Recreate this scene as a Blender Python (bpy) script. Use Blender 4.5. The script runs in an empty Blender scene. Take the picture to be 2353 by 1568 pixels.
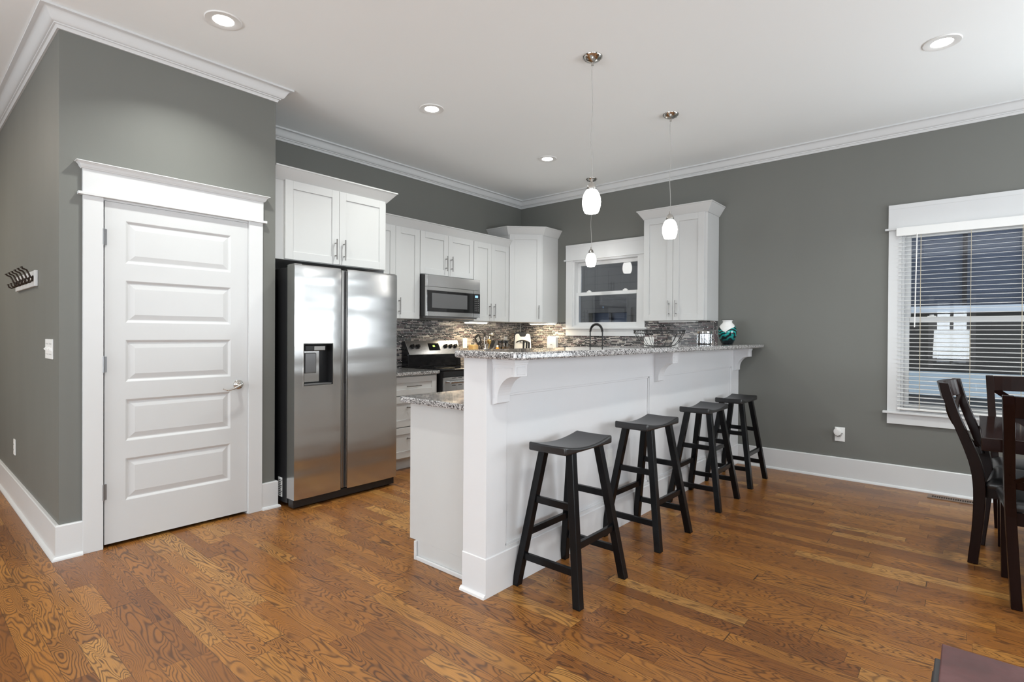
import bpy, math, random
from mathutils import Vector, Matrix
random.seed(7)
D = bpy.data
C = bpy.context.scene.collection
PI = math.pi

# ------------------------------------------------------------------ camera, world, large lights, exposure
CAM_F, CAM_CY, YAW, PITCH, ROLL, EYE = 1230.42, 777.07, 2.27858785, -6.32109767e-03, 6.06225875e-03, 1.26
fw = Vector((math.cos(PITCH)*math.cos(YAW), math.cos(PITCH)*math.sin(YAW), math.sin(PITCH)))
rt = fw.cross(Vector((0, 0, 1))).normalized()
up = rt.cross(fw)
r2 = math.cos(ROLL)*rt + math.sin(ROLL)*up
u2 = -math.sin(ROLL)*rt + math.cos(ROLL)*up
cam = D.cameras.new('camera')
camo = D.objects.new('camera', cam)
C.objects.link(camo)
m3 = Matrix((r2, u2, -fw)).transposed()
camo.matrix_world = Matrix.Translation((0, 0, EYE)) @ m3.to_4x4()
cam.sensor_width = 36.0
cam.sensor_fit = 'HORIZONTAL'
cam.lens = CAM_F/2353*36
cam.shift_y = (CAM_CY-784)/2353
cam.clip_start = 0.05
bpy.context.scene.camera = camo
vs = bpy.context.scene.view_settings
vs.view_transform = 'Standard'
vs.look = 'None'
vs.gamma = 1
vs.use_curve_mapping = False
vs.exposure = 0.24

world = D.worlds.new('world')
bpy.context.scene.world = world
world.use_nodes = True
wb = world.node_tree.nodes['Background']
wb.inputs[0].default_value = (0.82, 0.90, 1.0, 1)
wb.inputs[1].default_value = 2.2

def area(name, loc, rot, sx, sy, power, col=(1, 1, 1), shape='RECTANGLE', spread=None, parent=None):
    l = D.lights.new(name, 'AREA')
    l.shape = shape
    l.size = sx
    if shape in ('RECTANGLE', 'ELLIPSE'):
        l.size_y = sy
    l.energy = power
    l.color = col
    if spread:
        l.spread = spread
    o = D.objects.new(name, l)
    C.objects.link(o)
    o.location = loc
    o.rotation_euler = rot
    if parent:
        o.parent = parent
    return o

DAY = (0.905, 0.965, 1.0)
# added area lamps set inside unseen windows, standing in for daylight
UP = math.radians(38)      # upward tilt added to brighten the ceiling, like light off the ground
area('daylight_fill', (3.10, 3.8, 1.45), (0, PI/2+UP, 0), 1.4, 2.5, 80, DAY)
area('daylight_fill', (3.10, -0.9, 1.45), (0, PI/2+UP, 0), 1.4, 2.6, 80, DAY)
area('daylight_fill', (-0.31, -3.90, 1.32), (PI/2+UP, 0, 0), 0.60, 1.3, 26, DAY)
area('daylight_fill', (-2.62, -3.90, 1.45), (PI/2+UP, 0, 0), 2.3, 1.5, 118, DAY)
area('daylight_fill', (2.45, -3.90, 1.45), (PI/2+UP, 0, 0), 1.1, 1.5, 52, DAY)
area('daylight_fill', (1.88, 5.40, 1.52), (-PI/2-UP*0.3, 0, 0), 1.98, 1.25, 28, DAY)
bpy.context.scene.cycles.diffuse_bounces = 7
bpy.context.scene.cycles.sample_clamp_indirect = 6.0

# ------------------------------------------------------------------ node helpers
class NT:
    def __init__(s, name):
        s.m = D.materials.new(name)
        s.m.use_nodes = True
        s.t = s.m.node_tree
        s.b = s.t.nodes['Principled BSDF']
        s.out = s.t.nodes['Material Output']
    def n(s, typ, **kw):
        x = s.t.nodes.new(typ)
        for k, v in kw.items():
            setattr(x, k, v)
        return x
    def l(s, a, b):
        s.t.links.new(a, b)
    def put(s, sock, v):
        if hasattr(v, 'is_output'):
            s.l(v, sock)
        else:
            sock.default_value = v
    def math(s, op, a, b=0.0, c=None):
        x = s.n('ShaderNodeMath', operation=op)
        s.put(x.inputs[0], a)
        s.put(x.inputs[1], b)
        if c is not None:
            s.put(x.inputs[2], c)
        return x.outputs[0]
    def comb(s, a, b, c):
        x = s.n('ShaderNodeCombineXYZ')
        for i, v in enumerate((a, b, c)):
            s.put(x.inputs[i], v)
        return x.outputs[0]
    def pos(s):
        g = s.n('ShaderNodeNewGeometry')
        x = s.n('ShaderNodeSeparateXYZ')
        s.l(g.outputs['Position'], x.inputs[0])
        return x.outputs
    def obj(s):
        g = s.n('ShaderNodeTexCoord')
        x = s.n('ShaderNodeSeparateXYZ')
        s.l(g.outputs['Object'], x.inputs[0])
        return g.outputs['Object'], x.outputs
    def noise(s, vec, scale=5, detail=2, rough=0.5, dist=0.0):
        x = s.n('ShaderNodeTexNoise')
        if vec is not None:
            s.l(vec, x.inputs['Vector'])
        x.inputs['Scale'].default_value = scale
        x.inputs['Detail'].default_value = detail
        x.inputs['Roughness'].default_value = rough
        x.inputs['Distortion'].default_value = dist
        return x.outputs[0]
    def white(s, vec):
        x = s.n('ShaderNodeTexWhiteNoise', noise_dimensions='3D')
        s.l(vec, x.inputs['Vector'])
        return x.outputs['Value']
    def ramp(s, fac, stops, interp='LINEAR'):
        x = s.n('ShaderNodeValToRGB')
        x.color_ramp.interpolation = interp
        e = x.color_ramp.elements
        while len(e) < len(stops):
            e.new(0.5)
        for i, (p, c) in enumerate(stops):
            e[i].position = p
            e[i].color = (*c, 1)
        s.l(fac, x.inputs[0])
        return x.outputs[0]
    def mix(s, f, a, b, bt='MIX'):
        x = s.n('ShaderNodeMix', data_type='RGBA', blend_type=bt)
        s.put(x.inputs[0], f)
        s.put(x.inputs[6], a if hasattr(a, 'is_output') else (*a, 1))
        s.put(x.inputs[7], b if hasattr(b, 'is_output') else (*b, 1))
        return x.outputs[2]
    def bump(s, h, strength=0.2, dist=0.01):
        x = s.n('ShaderNodeBump')
        x.inputs['Strength'].default_value = strength
        x.inputs['Distance'].default_value = dist
        s.l(h, x.inputs['Height'])
        s.l(x.outputs[0], s.b.inputs['Normal'])
    def set(s, **kw):
        for k, v in kw.items():
            i = s.b.inputs[k.replace('_', ' ')]
            if hasattr(v, 'is_output'):
                s.l(v, i)
            elif isinstance(v, tuple) and len(v) == 3:
                i.default_value = (*v, 1)
            else:
                i.default_value = v
        return s

def flat(name, col, rough=0.5, metal=0.0, var=0.03, scale=6.0, spec=None, coat=None):
    n = NT(name)
    o, _ = n.obj()
    f = n.noise(o, scale, 3)
    a = tuple(max(0, c*(1-var)) for c in col)
    b = tuple(min(1, c*(1+var)) for c in col)
    n.set(Base_Color=n.mix(f, a, b), Roughness=rough, Metallic=metal)
    if spec is not None:
        n.b.inputs['Specular IOR Level'].default_value = spec
    if coat:
        n.b.inputs['Coat Weight'].default_value = coat
        n.b.inputs['Coat Roughness'].default_value = 0.08
    return n.m

def glow(name, col, strength, base=(0.9, 0.9, 0.9)):
    n = NT(name)
    n.set(Base_Color=base, Roughness=0.3, Emission_Color=col, Emission_Strength=strength)
    return n.m

M = {}
def wall_mat():
    n = NT('grey_wall_paint')
    P = n.pos()
    v = n.comb(P[0], P[1], n.math('MULTIPLY', P[2], 0.35))
    f = n.noise(v, 1.3, 4, 0.6)
    n.set(Base_Color=n.mix(f, (0.141, 0.143, 0.130), (0.163, 0.165, 0.151)), Roughness=n.math('MULTIPLY_ADD', n.noise(v, 3.0, 3), 0.12, 0.50))
    g = n.n('ShaderNodeNewGeometry')
    n.bump(n.noise(g.outputs['Position'], 190, 2), 0.06, 0.002)
    return n.m
M['wall'] = wall_mat()
M['ceiling'] = flat('white_ceiling_paint', (0.90, 0.925, 0.93), 0.85, var=0.01, scale=2)
M['trim'] = flat('white_trim_paint', (0.64, 0.645, 0.65), 0.32, var=0.012)
M['cabinet'] = flat('white_cabinet_lacquer', (0.56, 0.56, 0.555), 0.33, var=0.008)
M['door'] = flat('white_door_paint', (0.59, 0.595, 0.60), 0.38, var=0.015)
M['bar'] = flat('white_bar_paint', (0.70, 0.70, 0.715), 0.28, var=0.015)
M['toe'] = flat('toe_kick_grey', (0.32, 0.31, 0.30), 0.6)
M['nickel'] = flat('brushed_nickel', (0.26, 0.25, 0.24), 0.30, 1.0)
M['chrome'] = flat('polished_nickel', (0.62, 0.60, 0.57), 0.12, 1.0)
M['black'] = flat('black_plastic', (0.012, 0.012, 0.013), 0.38)
M['gloss'] = flat('black_glass', (0.008, 0.008, 0.009), 0.06)
M['wire'] = flat('black_wire', (0.010, 0.010, 0.010), 0.35)
M['stoolpaint'] = flat('black_stool_paint', (0.0045, 0.0045, 0.0052), 0.26, var=0.2, scale=20, spec=0.26)
M['stoolseat'] = flat('black_seat_lacquer', (0.008, 0.008, 0.009), 0.33, var=0.2, scale=20, spec=0.75)
M['bronze'] = flat('dark_bronze', (0.03, 0.018, 0.012), 0.35, 0.6)
M['leather'] = flat('black_leather', (0.016, 0.016, 0.017), 0.30, var=0.2, scale=60)
M['plastic'] = flat('white_plastic', (0.80, 0.80, 0.79), 0.35)
M['blind'] = flat('white_blind_vinyl', (0.78, 0.78, 0.77), 0.45)
M['cord'] = flat('cream_cord', (0.55, 0.48, 0.36), 0.7)
M['cable'] = flat('pendant_cable', (0.42, 0.41, 0.39), 0.4)
M['slot'] = flat('dark_slot', (0.01, 0.01, 0.01), 0.6)
M['yellow'] = flat('pale_wood_block', (0.62, 0.42, 0.18), 0.5)
M['orange'] = flat('orange_spice', (0.75, 0.30, 0.03), 0.6)
M['herb'] = flat('brown_spice', (0.20, 0.12, 0.05), 0.7)
M['brass'] = flat('gold_metal', (0.60, 0.42, 0.16), 0.25, 1.0)
M['shade'] = glow('frosted_shade_glass', (1.0, 0.97, 0.92), 10.0)
M['led'] = glow('lit_diffuser', (1.0, 0.98, 0.95), 14.0)
M['warmled'] = glow('warm_lit_diffuser', (1.0, 0.86, 0.62), 9.0)
M['digits'] = glow('green_digits', (0.55, 1.0, 0.15), 3.0, (0.1, 0.3, 0.05))
M['bluelcd'] = glow('blue_display', (0.35, 0.62, 1.0), 0.9, (0.1, 0.2, 0.3))

def glass_mat(name, tint=(1, 1, 1), rough=0.0, ior=1.45, refl=1.0):
    n = NT(name)
    tr = n.n('ShaderNodeBsdfTransparent')
    tr.inputs[0].default_value = (*tint, 1)
    gl = n.n('ShaderNodeBsdfGlossy')
    gl.inputs['Roughness'].default_value = rough
    fr = n.n('ShaderNodeFresnel')
    fr.inputs[0].default_value = ior
    mx = n.n('ShaderNodeMixShader')
    n.l(n.math('MULTIPLY', fr.outputs[0], refl), mx.inputs[0])
    n.l(tr.outputs[0], mx.inputs[1])
    n.l(gl.outputs[0], mx.inputs[2])
    n.l(mx.outputs[0], n.out.inputs[0])
    return n.m
M['glass'] = glass_mat('window_glass', (0.93, 0.95, 0.97), 0.0, 1.5, 1.0)
M['jar'] = glass_mat('clear_jar_glass', (0.93, 0.94, 0.95), 0.02, 1.5, 2.2)

def steel_mat():
    n = NT('brushed_stainless_steel')
    o, P = n.obj()
    v = n.comb(n.math('MULTIPLY', P[0], 3), n.math('MULTIPLY', P[1], 3), n.math('MULTIPLY', P[2], 900))
    f = n.noise(v, 1.0, 2)
    v2 = n.comb(n.math('MULTIPLY', P[0], 0.8), n.math('MULTIPLY', P[1], 0.8), n.math('MULTIPLY', P[2], 5.0))
    w = n.noise(v2, 1.0, 1)
    n.set(Base_Color=n.mix(f, (0.58, 0.58, 0.58), (0.66, 0.66, 0.66)), Metallic=1.0, Roughness=n.math('MULTIPLY_ADD', f, 0.06, 0.18))
    n.bump(w, 0.55, 0.02)
    return n.m
M['steel'] = steel_mat()
M['steeldark'] = flat('grey_fridge_side_trim', (0.22, 0.22, 0.225), 0.35, 0.8)

def floor_mat():
    n = NT('oak_strip_flooring')
    P = n.pos()
    W = 0.083
    v = n.math('DIVIDE', n.math('ADD', P[1], 20.0), W)
    row = n.math('FLOOR', v)
    rr = n.white(n.comb(row, 3.1, 7.7))
    u = n.math('ADD', n.math('DIVIDE', P[0], 0.62), n.math('MULTIPLY', rr, 37.0))
    u = n.math('ADD', u, n.math('MULTIPLY', n.math('SINE', n.math('MULTIPLY_ADD', u, 1.9, n.math('MULTIPLY', rr, 90))), 0.36))
    cell = n.math('FLOOR', u)
    idr = n.white(n.comb(row, cell, 1.0))
    id2 = n.white(n.comb(row, cell, 5.0))
    id3 = n.white(n.comb(row, cell, 9.0))
    # cathedral grain: contour lines of a stretched noise field, different on every board
    gv = n.comb(n.math('MULTIPLY_ADD', P[0], 1.7, n.math('MULTIPLY', idr, 80)), n.math('MULTIPLY_ADD', P[1], 9.5, n.math('MULTIPLY', id2, 50)), n.math('MULTIPLY', id3, 30))
    field = n.noise(gv, 1.0, 2.2, 0.45, 0.35)
    s = n.math('SINE', n.math('MULTIPLY', field, n.math('MULTIPLY_ADD', id2, 110.0, 135.0)))
    line = n.math('POWER', n.math('MULTIPLY_ADD', s, 0.5, 0.5), 3.0)
    fib = n.noise(n.comb(n.math('MULTIPLY', P[0], 14), n.math('MULTIPLY', P[1], 330), id3), 1.0, 2)
    patch = n.noise(n.comb(n.math('MULTIPLY_ADD', P[0], 2.2, n.math('MULTIPLY', idr, 40)), n.math('MULTIPLY', P[1], 7), id2), 1.0, 2)
    base = n.ramp(idr, [(0.0, (0.180, 0.064, 0.013)), (0.25, (0.255, 0.097, 0.019)), (0.6, (0.305, 0.123, 0.024)), (0.85, (0.345, 0.148, 0.031)), (1.0, (0.42, 0.21, 0.055))])
    base = n.mix(n.math('MULTIPLY', n.math('SUBTRACT', patch, 0.35), 1.1), base, (0.13, 0.050, 0.018))
    amt = n.math('MULTIPLY', line, n.math('MULTIPLY_ADD', id3, 0.35, 0.50))
    col = n.mix(amt, base, (0.045, 0.018, 0.008))
    col = n.mix(n.math('MULTIPLY', n.math('GREATER_THAN', fib, 0.60), 0.22), col, (0.10, 0.04, 0.015))
    fv = n.math('FRACT', v)
    fu = n.math('FRACT', u)
    g1 = n.math('LESS_THAN', fv, 0.018)
    g2 = n.math('LESS_THAN', fu, 0.0035)
    gap = n.math('MAXIMUM', g1, g2)
    col = n.mix(n.math('MULTIPLY', gap, 0.8), col, (0.02, 0.009, 0.004))
    n.set(Base_Color=col, Roughness=n.math('MULTIPLY_ADD', fib, 0.16, 0.24))
    h = n.math('SUBTRACT', n.math('MULTIPLY', line, -0.15), gap)
    n.bump(h, 0.25, 0.0015)
    return n.m
M['floor'] = floor_mat()

def granite_mat():
    n = NT('speckled_granite')
    g = n.n('ShaderNodeNewGeometry')
    p = g.outputs['Position']
    a = n.noise(p, 165, 3, 0.68, 0.4)
    b = n.noise(p, 60, 2, 0.5)
    c = n.noise(p, 210, 2, 0.5)
    f = n.math('MULTIPLY_ADD', b, 0.25, n.math('MULTIPLY', a, 0.80))
    col = n.ramp(f, [(0.0, (0.012, 0.012, 0.014)), (0.455, (0.025, 0.025, 0.027)), (0.49, (0.15, 0.145, 0.15)), (0.53, (0.33, 0.32, 0.32)), (0.575, (0.58, 0.57, 0.56)), (0.70, (0.74, 0.73, 0.72))])
    col = n.mix(n.math('MULTIPLY', n.math('GREATER_THAN', c, 0.60), 0.45), col, (0.20, 0.16, 0.14))
    n.set(Base_Color=col, Roughness=0.07)
    n.b.inputs['Coat Weight'].default_value = 0.6
    n.b.inputs['Coat Roughness'].default_value = 0.03
    return n.m
M['granite'] = granite_mat()

def mosaic_mat(vertical=False):
    n = NT('linear_glass_mosaic' + ('_upright' if vertical else ''))
    P = n.pos()
    U = n.math('ADD', P[0], n.math('MULTIPLY', P[1], 1.0))
    Z = P[2]
    if vertical:
        U, Z = Z, U
    v = n.math('DIVIDE', n.math('ADD', Z, 30.0), 0.0125)
    row = n.math('FLOOR', v)
    rr = n.white(n.comb(row, 1.3, 2.2))
    u = n.math('ADD', n.math('DIVIDE', U, 0.058), n.math('MULTIPLY', rr, 53.0))
    u = n.math('ADD', u, n.math('MULTIPLY', n.math('SINE', n.math('MULTIPLY_ADD', u, 2.3, n.math('MULTIPLY', rr, 70))), 0.33))
    cell = n.math('FLOOR', u)
    i1 = n.white(n.comb(row, cell, 1.5))
    col = n.ramp(i1, [(0.0, (0.006, 0.006, 0.008)), (0.30, (0.025, 0.021, 0.025)), (0.46, (0.080, 0.045, 0.050)), (0.60, (0.12, 0.10, 0.10)), (0.72, (0.19, 0.17, 0.16)), (0.84, (0.30, 0.26, 0.24)), (0.94, (0.42, 0.38, 0.34))], 'CONSTANT')
    fv = n.math('FRACT', v)
    fu = n.math('FRACT', u)
    g = n.math('MAXIMUM', n.math('LESS_THAN', fv, 0.15), n.math('LESS_THAN', fu, 0.035))
    col = n.mix(g, col, (0.66, 0.65, 0.64))
    n.set(Base_Color=col, Roughness=n.math('MULTIPLY_ADD', g, 0.5, 0.12))
    n.bump(n.math('MULTIPLY', g, -1.0), 0.3, 0.001)
    return n.m
M['mosaic'] = mosaic_mat()
M['mosaicv'] = mosaic_mat(True)

def wood_mat(name, dark, light, rough=0.22, spec=0.15):
    n = NT(name)
    o, P = n.obj()
    v = n.comb(n.math('MULTIPLY', P[0], 26), n.math('MULTIPLY', P[1], 26), n.math('MULTIPLY', P[2], 2.5))
    f = n.noise(v, 1.0, 3, 0.6, 0.4)
    n.set(Base_Color=n.mix(f, dark, light), Roughness=rough)
    n.b.inputs['Specular IOR Level'].default_value = spec
    return n.m
M['espresso'] = wood_mat('espresso_wood', (0.004, 0.0018, 0.0016), (0.016, 0.0055, 0.004), 0.24)

M['tabletop'] = wood_mat('polished_espresso_top', (0.006, 0.003, 0.0025), (0.020, 0.0075, 0.0055), 0.10, 0.5)

def maroon_mat():
    n = NT('worn_maroon_top')
    o, P = n.obj()
    f = n.noise(o, 9, 5, 0.65, 0.4)
    f2 = n.noise(o, 60, 3, 0.6)
    col = n.ramp(f, [(0.25, (0.050, 0.018, 0.018)), (0.5, (0.085, 0.030, 0.030)), (0.75, (0.13, 0.055, 0.055))])
    col = n.mix(n.math('MULTIPLY', f2, 0.25), col, (0.10, 0.08, 0.08))
    n.set(Base_Color=col, Roughness=n.math('MULTIPLY_ADD', f, 0.2, 0.42))
    n.b.inputs['Specular IOR Level'].default_value = 0.3
    return n.m
M['maroon'] = maroon_mat()
M['railgrey'] = flat('dark_grey_table_rail', (0.028, 0.024, 0.026), 0.5)

def siding_mat(name, col, pitch):
    n = NT(name)
    P = n.pos()
    f = n.math('FRACT', n.math('DIVIDE', P[2], pitch))
    d = n.math('LESS_THAN', f, 0.06)
    a = n.noise(n.comb(P[0], P[1], n.math('MULTIPLY', P[2], 20)), 2.0, 3)
    c = n.mix(a, tuple(x*0.9 for x in col), tuple(x*1.1 for x in col))
    n.set(Base_Color=n.mix(n.math('MULTIPLY', d, 0.6), c, (0.01, 0.01, 0.01)), Roughness=0.7)
    return n.m
M['siding'] = siding_mat('taupe_lap_siding', (0.055, 0.049, 0.043), 0.13)
M['louvre'] = siding_mat('blue_grey_blind_slats', (0.10, 0.115, 0.155), 0.06)
M['outtrim'] = flat('outdoor_white_trim', (0.75, 0.80, 0.85), 0.5)
M['stone'] = flat('grey_foundation', (0.12, 0.13, 0.135), 0.8, var=0.4, scale=14)
M['band'] = flat('pale_blue_skirt_board', (0.60, 0.70, 0.76), 0.6)
M['ground'] = flat('outdoor_ground', (0.14, 0.14, 0.12), 0.9, var=0.3)

def vase_mat():
    n = NT('teal_swirl_glaze')
    o, P = n.obj()
    ang = n.math('ARCTAN2', P[1], P[0])
    z = P[2]
    edge = n.math('MULTIPLY_ADD', n.math('SINE', n.math('ADD', n.math('MULTIPLY', ang, 2.0), 1.4)), 0.026, 0.150)
    edge = n.math('ADD', edge, n.math('MULTIPLY', n.math('SINE', n.math('MULTIPLY', ang, 5.0)), 0.006))
    isw = n.math('GREATER_THAN', z, edge)
    w = n.math('SINE', n.math('ADD', n.math('MULTIPLY', n.math('ADD', z, n.math('MULTIPLY', n.math('SINE', n.math('MULTIPLY', ang, 2.0)), 0.03)), 150.0), n.math('MULTIPLY', n.noise(o, 14, 1), 16.0)))
    teal = n.ramp(n.math('MULTIPLY_ADD', w, 0.5, 0.5), [(0.0, (0.001, 0.008, 0.010)), (0.45, (0.001, 0.015, 0.017)), (0.6, (0.0, 0.15, 0.14)), (1.0, (0.01, 0.30, 0.28))])
    deep = n.n('ShaderNodeMapRange')
    n.l(z, deep.inputs[0])
    deep.inputs[1].default_value = 0.02
    deep.inputs[2].default_value = 0.09
    c = n.mix(deep.outputs[0], (0.001, 0.006, 0.009), teal)
    c = n.mix(isw, c, (0.74, 0.73, 0.72))
    n.set(Base_Color=c, Roughness=0.08)
    return n.m
M['vase'] = vase_mat()

# ------------------------------------------------------------------ mesh helpers
class MB:
    def __init__(s):
        s.v = []
        s.f = []
    def add(s, vs, fs):
        o = len(s.v)
        s.v += [tuple(x) for x in vs]
        s.f += [tuple(i+o for i in f) for f in fs]
        return s
    def box(s, x0, x1, y0, y1, z0, z1):
        x0, x1 = min(x0, x1), max(x0, x1)
        y0, y1 = min(y0, y1), max(y0, y1)
        z0, z1 = min(z0, z1), max(z0, z1)
        v = [(x, y, z) for z in (z0, z1) for y in (y0, y1) for x in (x0, x1)]
        return s.add(v, [(0, 2, 3, 1), (4, 5, 7, 6), (0, 1, 5, 4), (2, 6, 7, 3), (0, 4, 6, 2), (1, 3, 7, 5)])
    def hexa(s, lo, hi):
        """two quads (4 points each, counter-clockwise seen from above) joined"""
        v = list(lo)+list(hi)
        return s.add(v, [(3, 2, 1, 0), (4, 5, 6, 7), (0, 1, 5, 4), (1, 2, 6, 5), (2, 3, 7, 6), (3, 0, 4, 7)])
    def cyl(s, a, b, r, r1=None, n=12, cap=True):
        a, b = Vector(a), Vector(b)
        r1 = r if r1 is None else r1
        d = (b-a).normalized()
        t = Vector((1, 0, 0)) if abs(d.x) < 0.9 else Vector((0, 1, 0))
        p = d.cross(t).normalized()
        q = d.cross(p)
        v = []
        for c, rr in ((a, r), (b, r1)):
            for i in range(n):
                g = 2*PI*i/n
                v.append(c+rr*(math.cos(g)*p+math.sin(g)*q))
        f = [(i, (i+1) % n, n+(i+1) % n, n+i) for i in range(n)]
        if cap:
            f += [tuple(range(n-1, -1, -1)), tuple(range(n, 2*n))]
        return s.add(v, f)
    def tube(s, pts, r, n=8, closed=False):
        pts = [Vector(p) for p in pts]
        rs = r if isinstance(r, (list, tuple)) else [r]*len(pts)
        N = len(pts)
        prev = None
        v = []
        for i, p in enumerate(pts):
            if closed:
                d = (pts[(i+1) % N]-pts[i-1]).normalized()
            else:
                d = (pts[min(i+1, N-1)]-pts[max(i-1, 0)]).normalized()
            if prev is None:
                t = Vector((0, 0, 1)) if abs(d.z) < 0.9 else Vector((1, 0, 0))
                a = d.cross(t).normalized()
            else:
                a = (prev-prev.dot(d)*d)
                a = a.normalized() if a.length > 1e-6 else d.orthogonal().normalized()
            prev = a
            b = d.cross(a)
            for k in range(n):
                g = 2*PI*k/n
                v.append(p+rs[i]*(math.cos(g)*a+math.sin(g)*b))
        f = []
        for i in range(N if closed else N-1):
            j = (i+1) % N
            for k in range(n):
                f.append((i*n+k, i*n+(k+1) % n, j*n+(k+1) % n, j*n+k))
        if not closed:
            f += [tuple(range(n-1, -1, -1)), tuple((N-1)*n+k for k in range(n))]
        return s.add(v, f)
    def lathe(s, prof, cx=0, cy=0, n=32, axis='z', c=0):
        """prof: (radius, height) points"""
        v = []
        for r, h in prof:
            for k in range(n):
                g = 2*PI*k/n
                if axis == 'z':
                    v.append((cx+r*math.cos(g), cy+r*math.sin(g), h))
                elif axis == 'x':
                    v.append((h, cx+r*math.cos(g), cy+r*math.sin(g)))
                else:
                    v.append((cx+r*math.cos(g), h, cy+r*math.sin(g)))
        f = []
        for i in range(len(prof)-1):
            for k in range(n):
                f.append((i*n+k, i*n+(k+1) % n, (i+1)*n+(k+1) % n, (i+1)*n+k))
        if prof[0][0] > 1e-5:
            f.append(tuple(range(n-1, -1, -1)))
        if prof[-1][0] > 1e-5:
            f.append(tuple((len(prof)-1)*n+k for k in range(n)))
        return s.add(v, f)
    def prism(s, poly, a, b, fn):
        """poly: 2D points; fn(p, q, t) -> xyz; t runs a..b"""
        n = len(poly)
        v = [fn(p, q, a) for p, q in poly]+[fn(p, q, b) for p, q in poly]
        f = [(i, (i+1) % n, n+(i+1) % n, n+i) for i in range(n)]
        f += [tuple(range(n-1, -1, -1)), tuple(range(n, 2*n))]
        return s.add(v, f)
    def sweep(s, path, prof, side=1, caps=True):
        """path: (x, y) corner points; prof: closed loop of (out, z); out goes to the right of the path when side=1; mitred"""
        P = [Vector((x, y)) for x, y in path]
        N = len(P)
        rings = []
        for i in range(N):
            d0 = (P[i]-P[i-1]).normalized() if i > 0 else (P[1]-P[0]).normalized()
            d1 = (P[i+1]-P[i]).normalized() if i < N-1 else d0
            n0 = Vector((d0.y, -d0.x))*side
            n1 = Vector((d1.y, -d1.x))*side
            m = (n0+n1)
            m = m/m.dot(n0) if m.length > 1e-6 else n0
            rings.append([(P[i].x+m.x*o, P[i].y+m.y*o, z) for o, z in prof])
        v = [p for r in rings for p in r]
        k = len(prof)
        f = []
        for i in range(N-1):
            for j in range(k):
                f.append((i*k+j, i*k+(j+1) % k, (i+1)*k+(j+1) % k, (i+1)*k+j))
        if caps:
            f += [tuple(range(k-1, -1, -1)), tuple((N-1)*k+j for j in range(k))]
        return s.add(v, f)
    def xf(s, m):
        s.v = [tuple(m @ Vector(p)) for p in s.v]
        return s
    def build(s, name, mat, parent=None, bevel=0.0, smooth=None, seg=2, **props):
        me = D.meshes.new(name)
        me.from_pydata(s.v, [], s.f)
        me.validate()
        import bmesh
        bm = bmesh.new()
        bm.from_mesh(me)
        bmesh.ops.recalc_face_normals(bm, faces=bm.faces)
        bm.to_mesh(me)
        bm.free()
        mats = mat if isinstance(mat, (list, tuple)) else [mat]
        for m in mats:
            me.materials.append(M[m])
        if smooth is not None:
            for p in me.polygons:
                p.use_smooth = True
            me.set_sharp_from_angle(angle=math.radians(smooth))
        o = D.objects.new(name, me)
        C.objects.link(o)
        if parent:
            o.parent = parent
        if bevel:
            b = o.modifiers.new('bevel', 'BEVEL')
            b.width = bevel
            b.segments = seg
            b.limit_method = 'ANGLE'
            b.angle_limit = math.radians(40)
            b.harden_normals = False
        for k, v in props.items():
            o[k] = v
        return o

def thing(name, label, cat, loc=(0, 0, 0), rz=0.0, group=None):
    o = D.objects.new(name, None)
    C.objects.link(o)
    o.location = loc
    o.rotation_euler = (0, 0, rz)
    o.empty_display_size = 0.05
    o['label'] = label
    o['category'] = cat
    if group:
        o['group'] = group
    return o

def tag(o, label, cat, group=None):
    o['label'] = label
    o['category'] = cat
    if group:
        o['group'] = group
    return o

def struct(o):
    o['kind'] = 'structure'
    return o

def copy_tree(o, parent=None):
    c = o.copy()
    C.objects.link(c)
    if parent is not None:
        c.parent = parent
    for ch in list(o.children):
        copy_tree(ch, c)
    return c

def ofs(loc, rz=0):
    return Matrix.Translation(loc) @ Matrix.Rotation(rz, 4, 'Z')

# ------------------------------------------------------------------ room dimensions
CEIL = 3.02
XL = -4.56      # kitchen wall plane (behind the range)
YB = 5.50       # wall with the windows
XP = -3.825     # face of the pantry block with the door
YH = 0.62       # hallway face of the pantry block
YP = 1.83       # end of the pantry block
XE = 3.2        # far wall on the dining side
YR = -4.0       # wall behind the camera
XH = -8.0
W1 = (-3.72, -2.83, 1.36, 2.17)      # sink window opening
W2 = (-0.44, 0.62, 0.65, 2.15)       # dining window opening

def wall_with_holes(mb, u0, u1, z0, z1, holes, put):
    """boxes around rectangular holes; put(u0, u1, z0, z1) adds one box"""
    us = sorted(set([u0, u1]+[h[0] for h in holes]+[h[1] for h in holes]))
    for a, b in zip(us[:-1], us[1:]):
        zz = z0
        hs = sorted([h for h in holes if h[0] <= a+1e-6 and h[1] >= b-1e-6], key=lambda h: h[2])
        for h in hs:
            if h[2] > zz:
                put(a, b, zz, h[2])
            zz = h[3]
        if zz < z1:
            put(a, b, zz, z1)

W3 = (0.86, 2.90, 0.85, 2.15)
mb = MB()
wall_with_holes(mb, XL-0.15, XE+0.15, 0, CEIL, [W1, W2, W3], lambda a, b, c, d: mb.box(a, b, YB, YB+0.15, c, d))
struct(mb.build('wall_back', 'wall'))
struct(MB().box(XL-0.15, XL, YH+0.12, YB, 0, CEIL).build('wall_kitchen', 'wall'))
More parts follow.
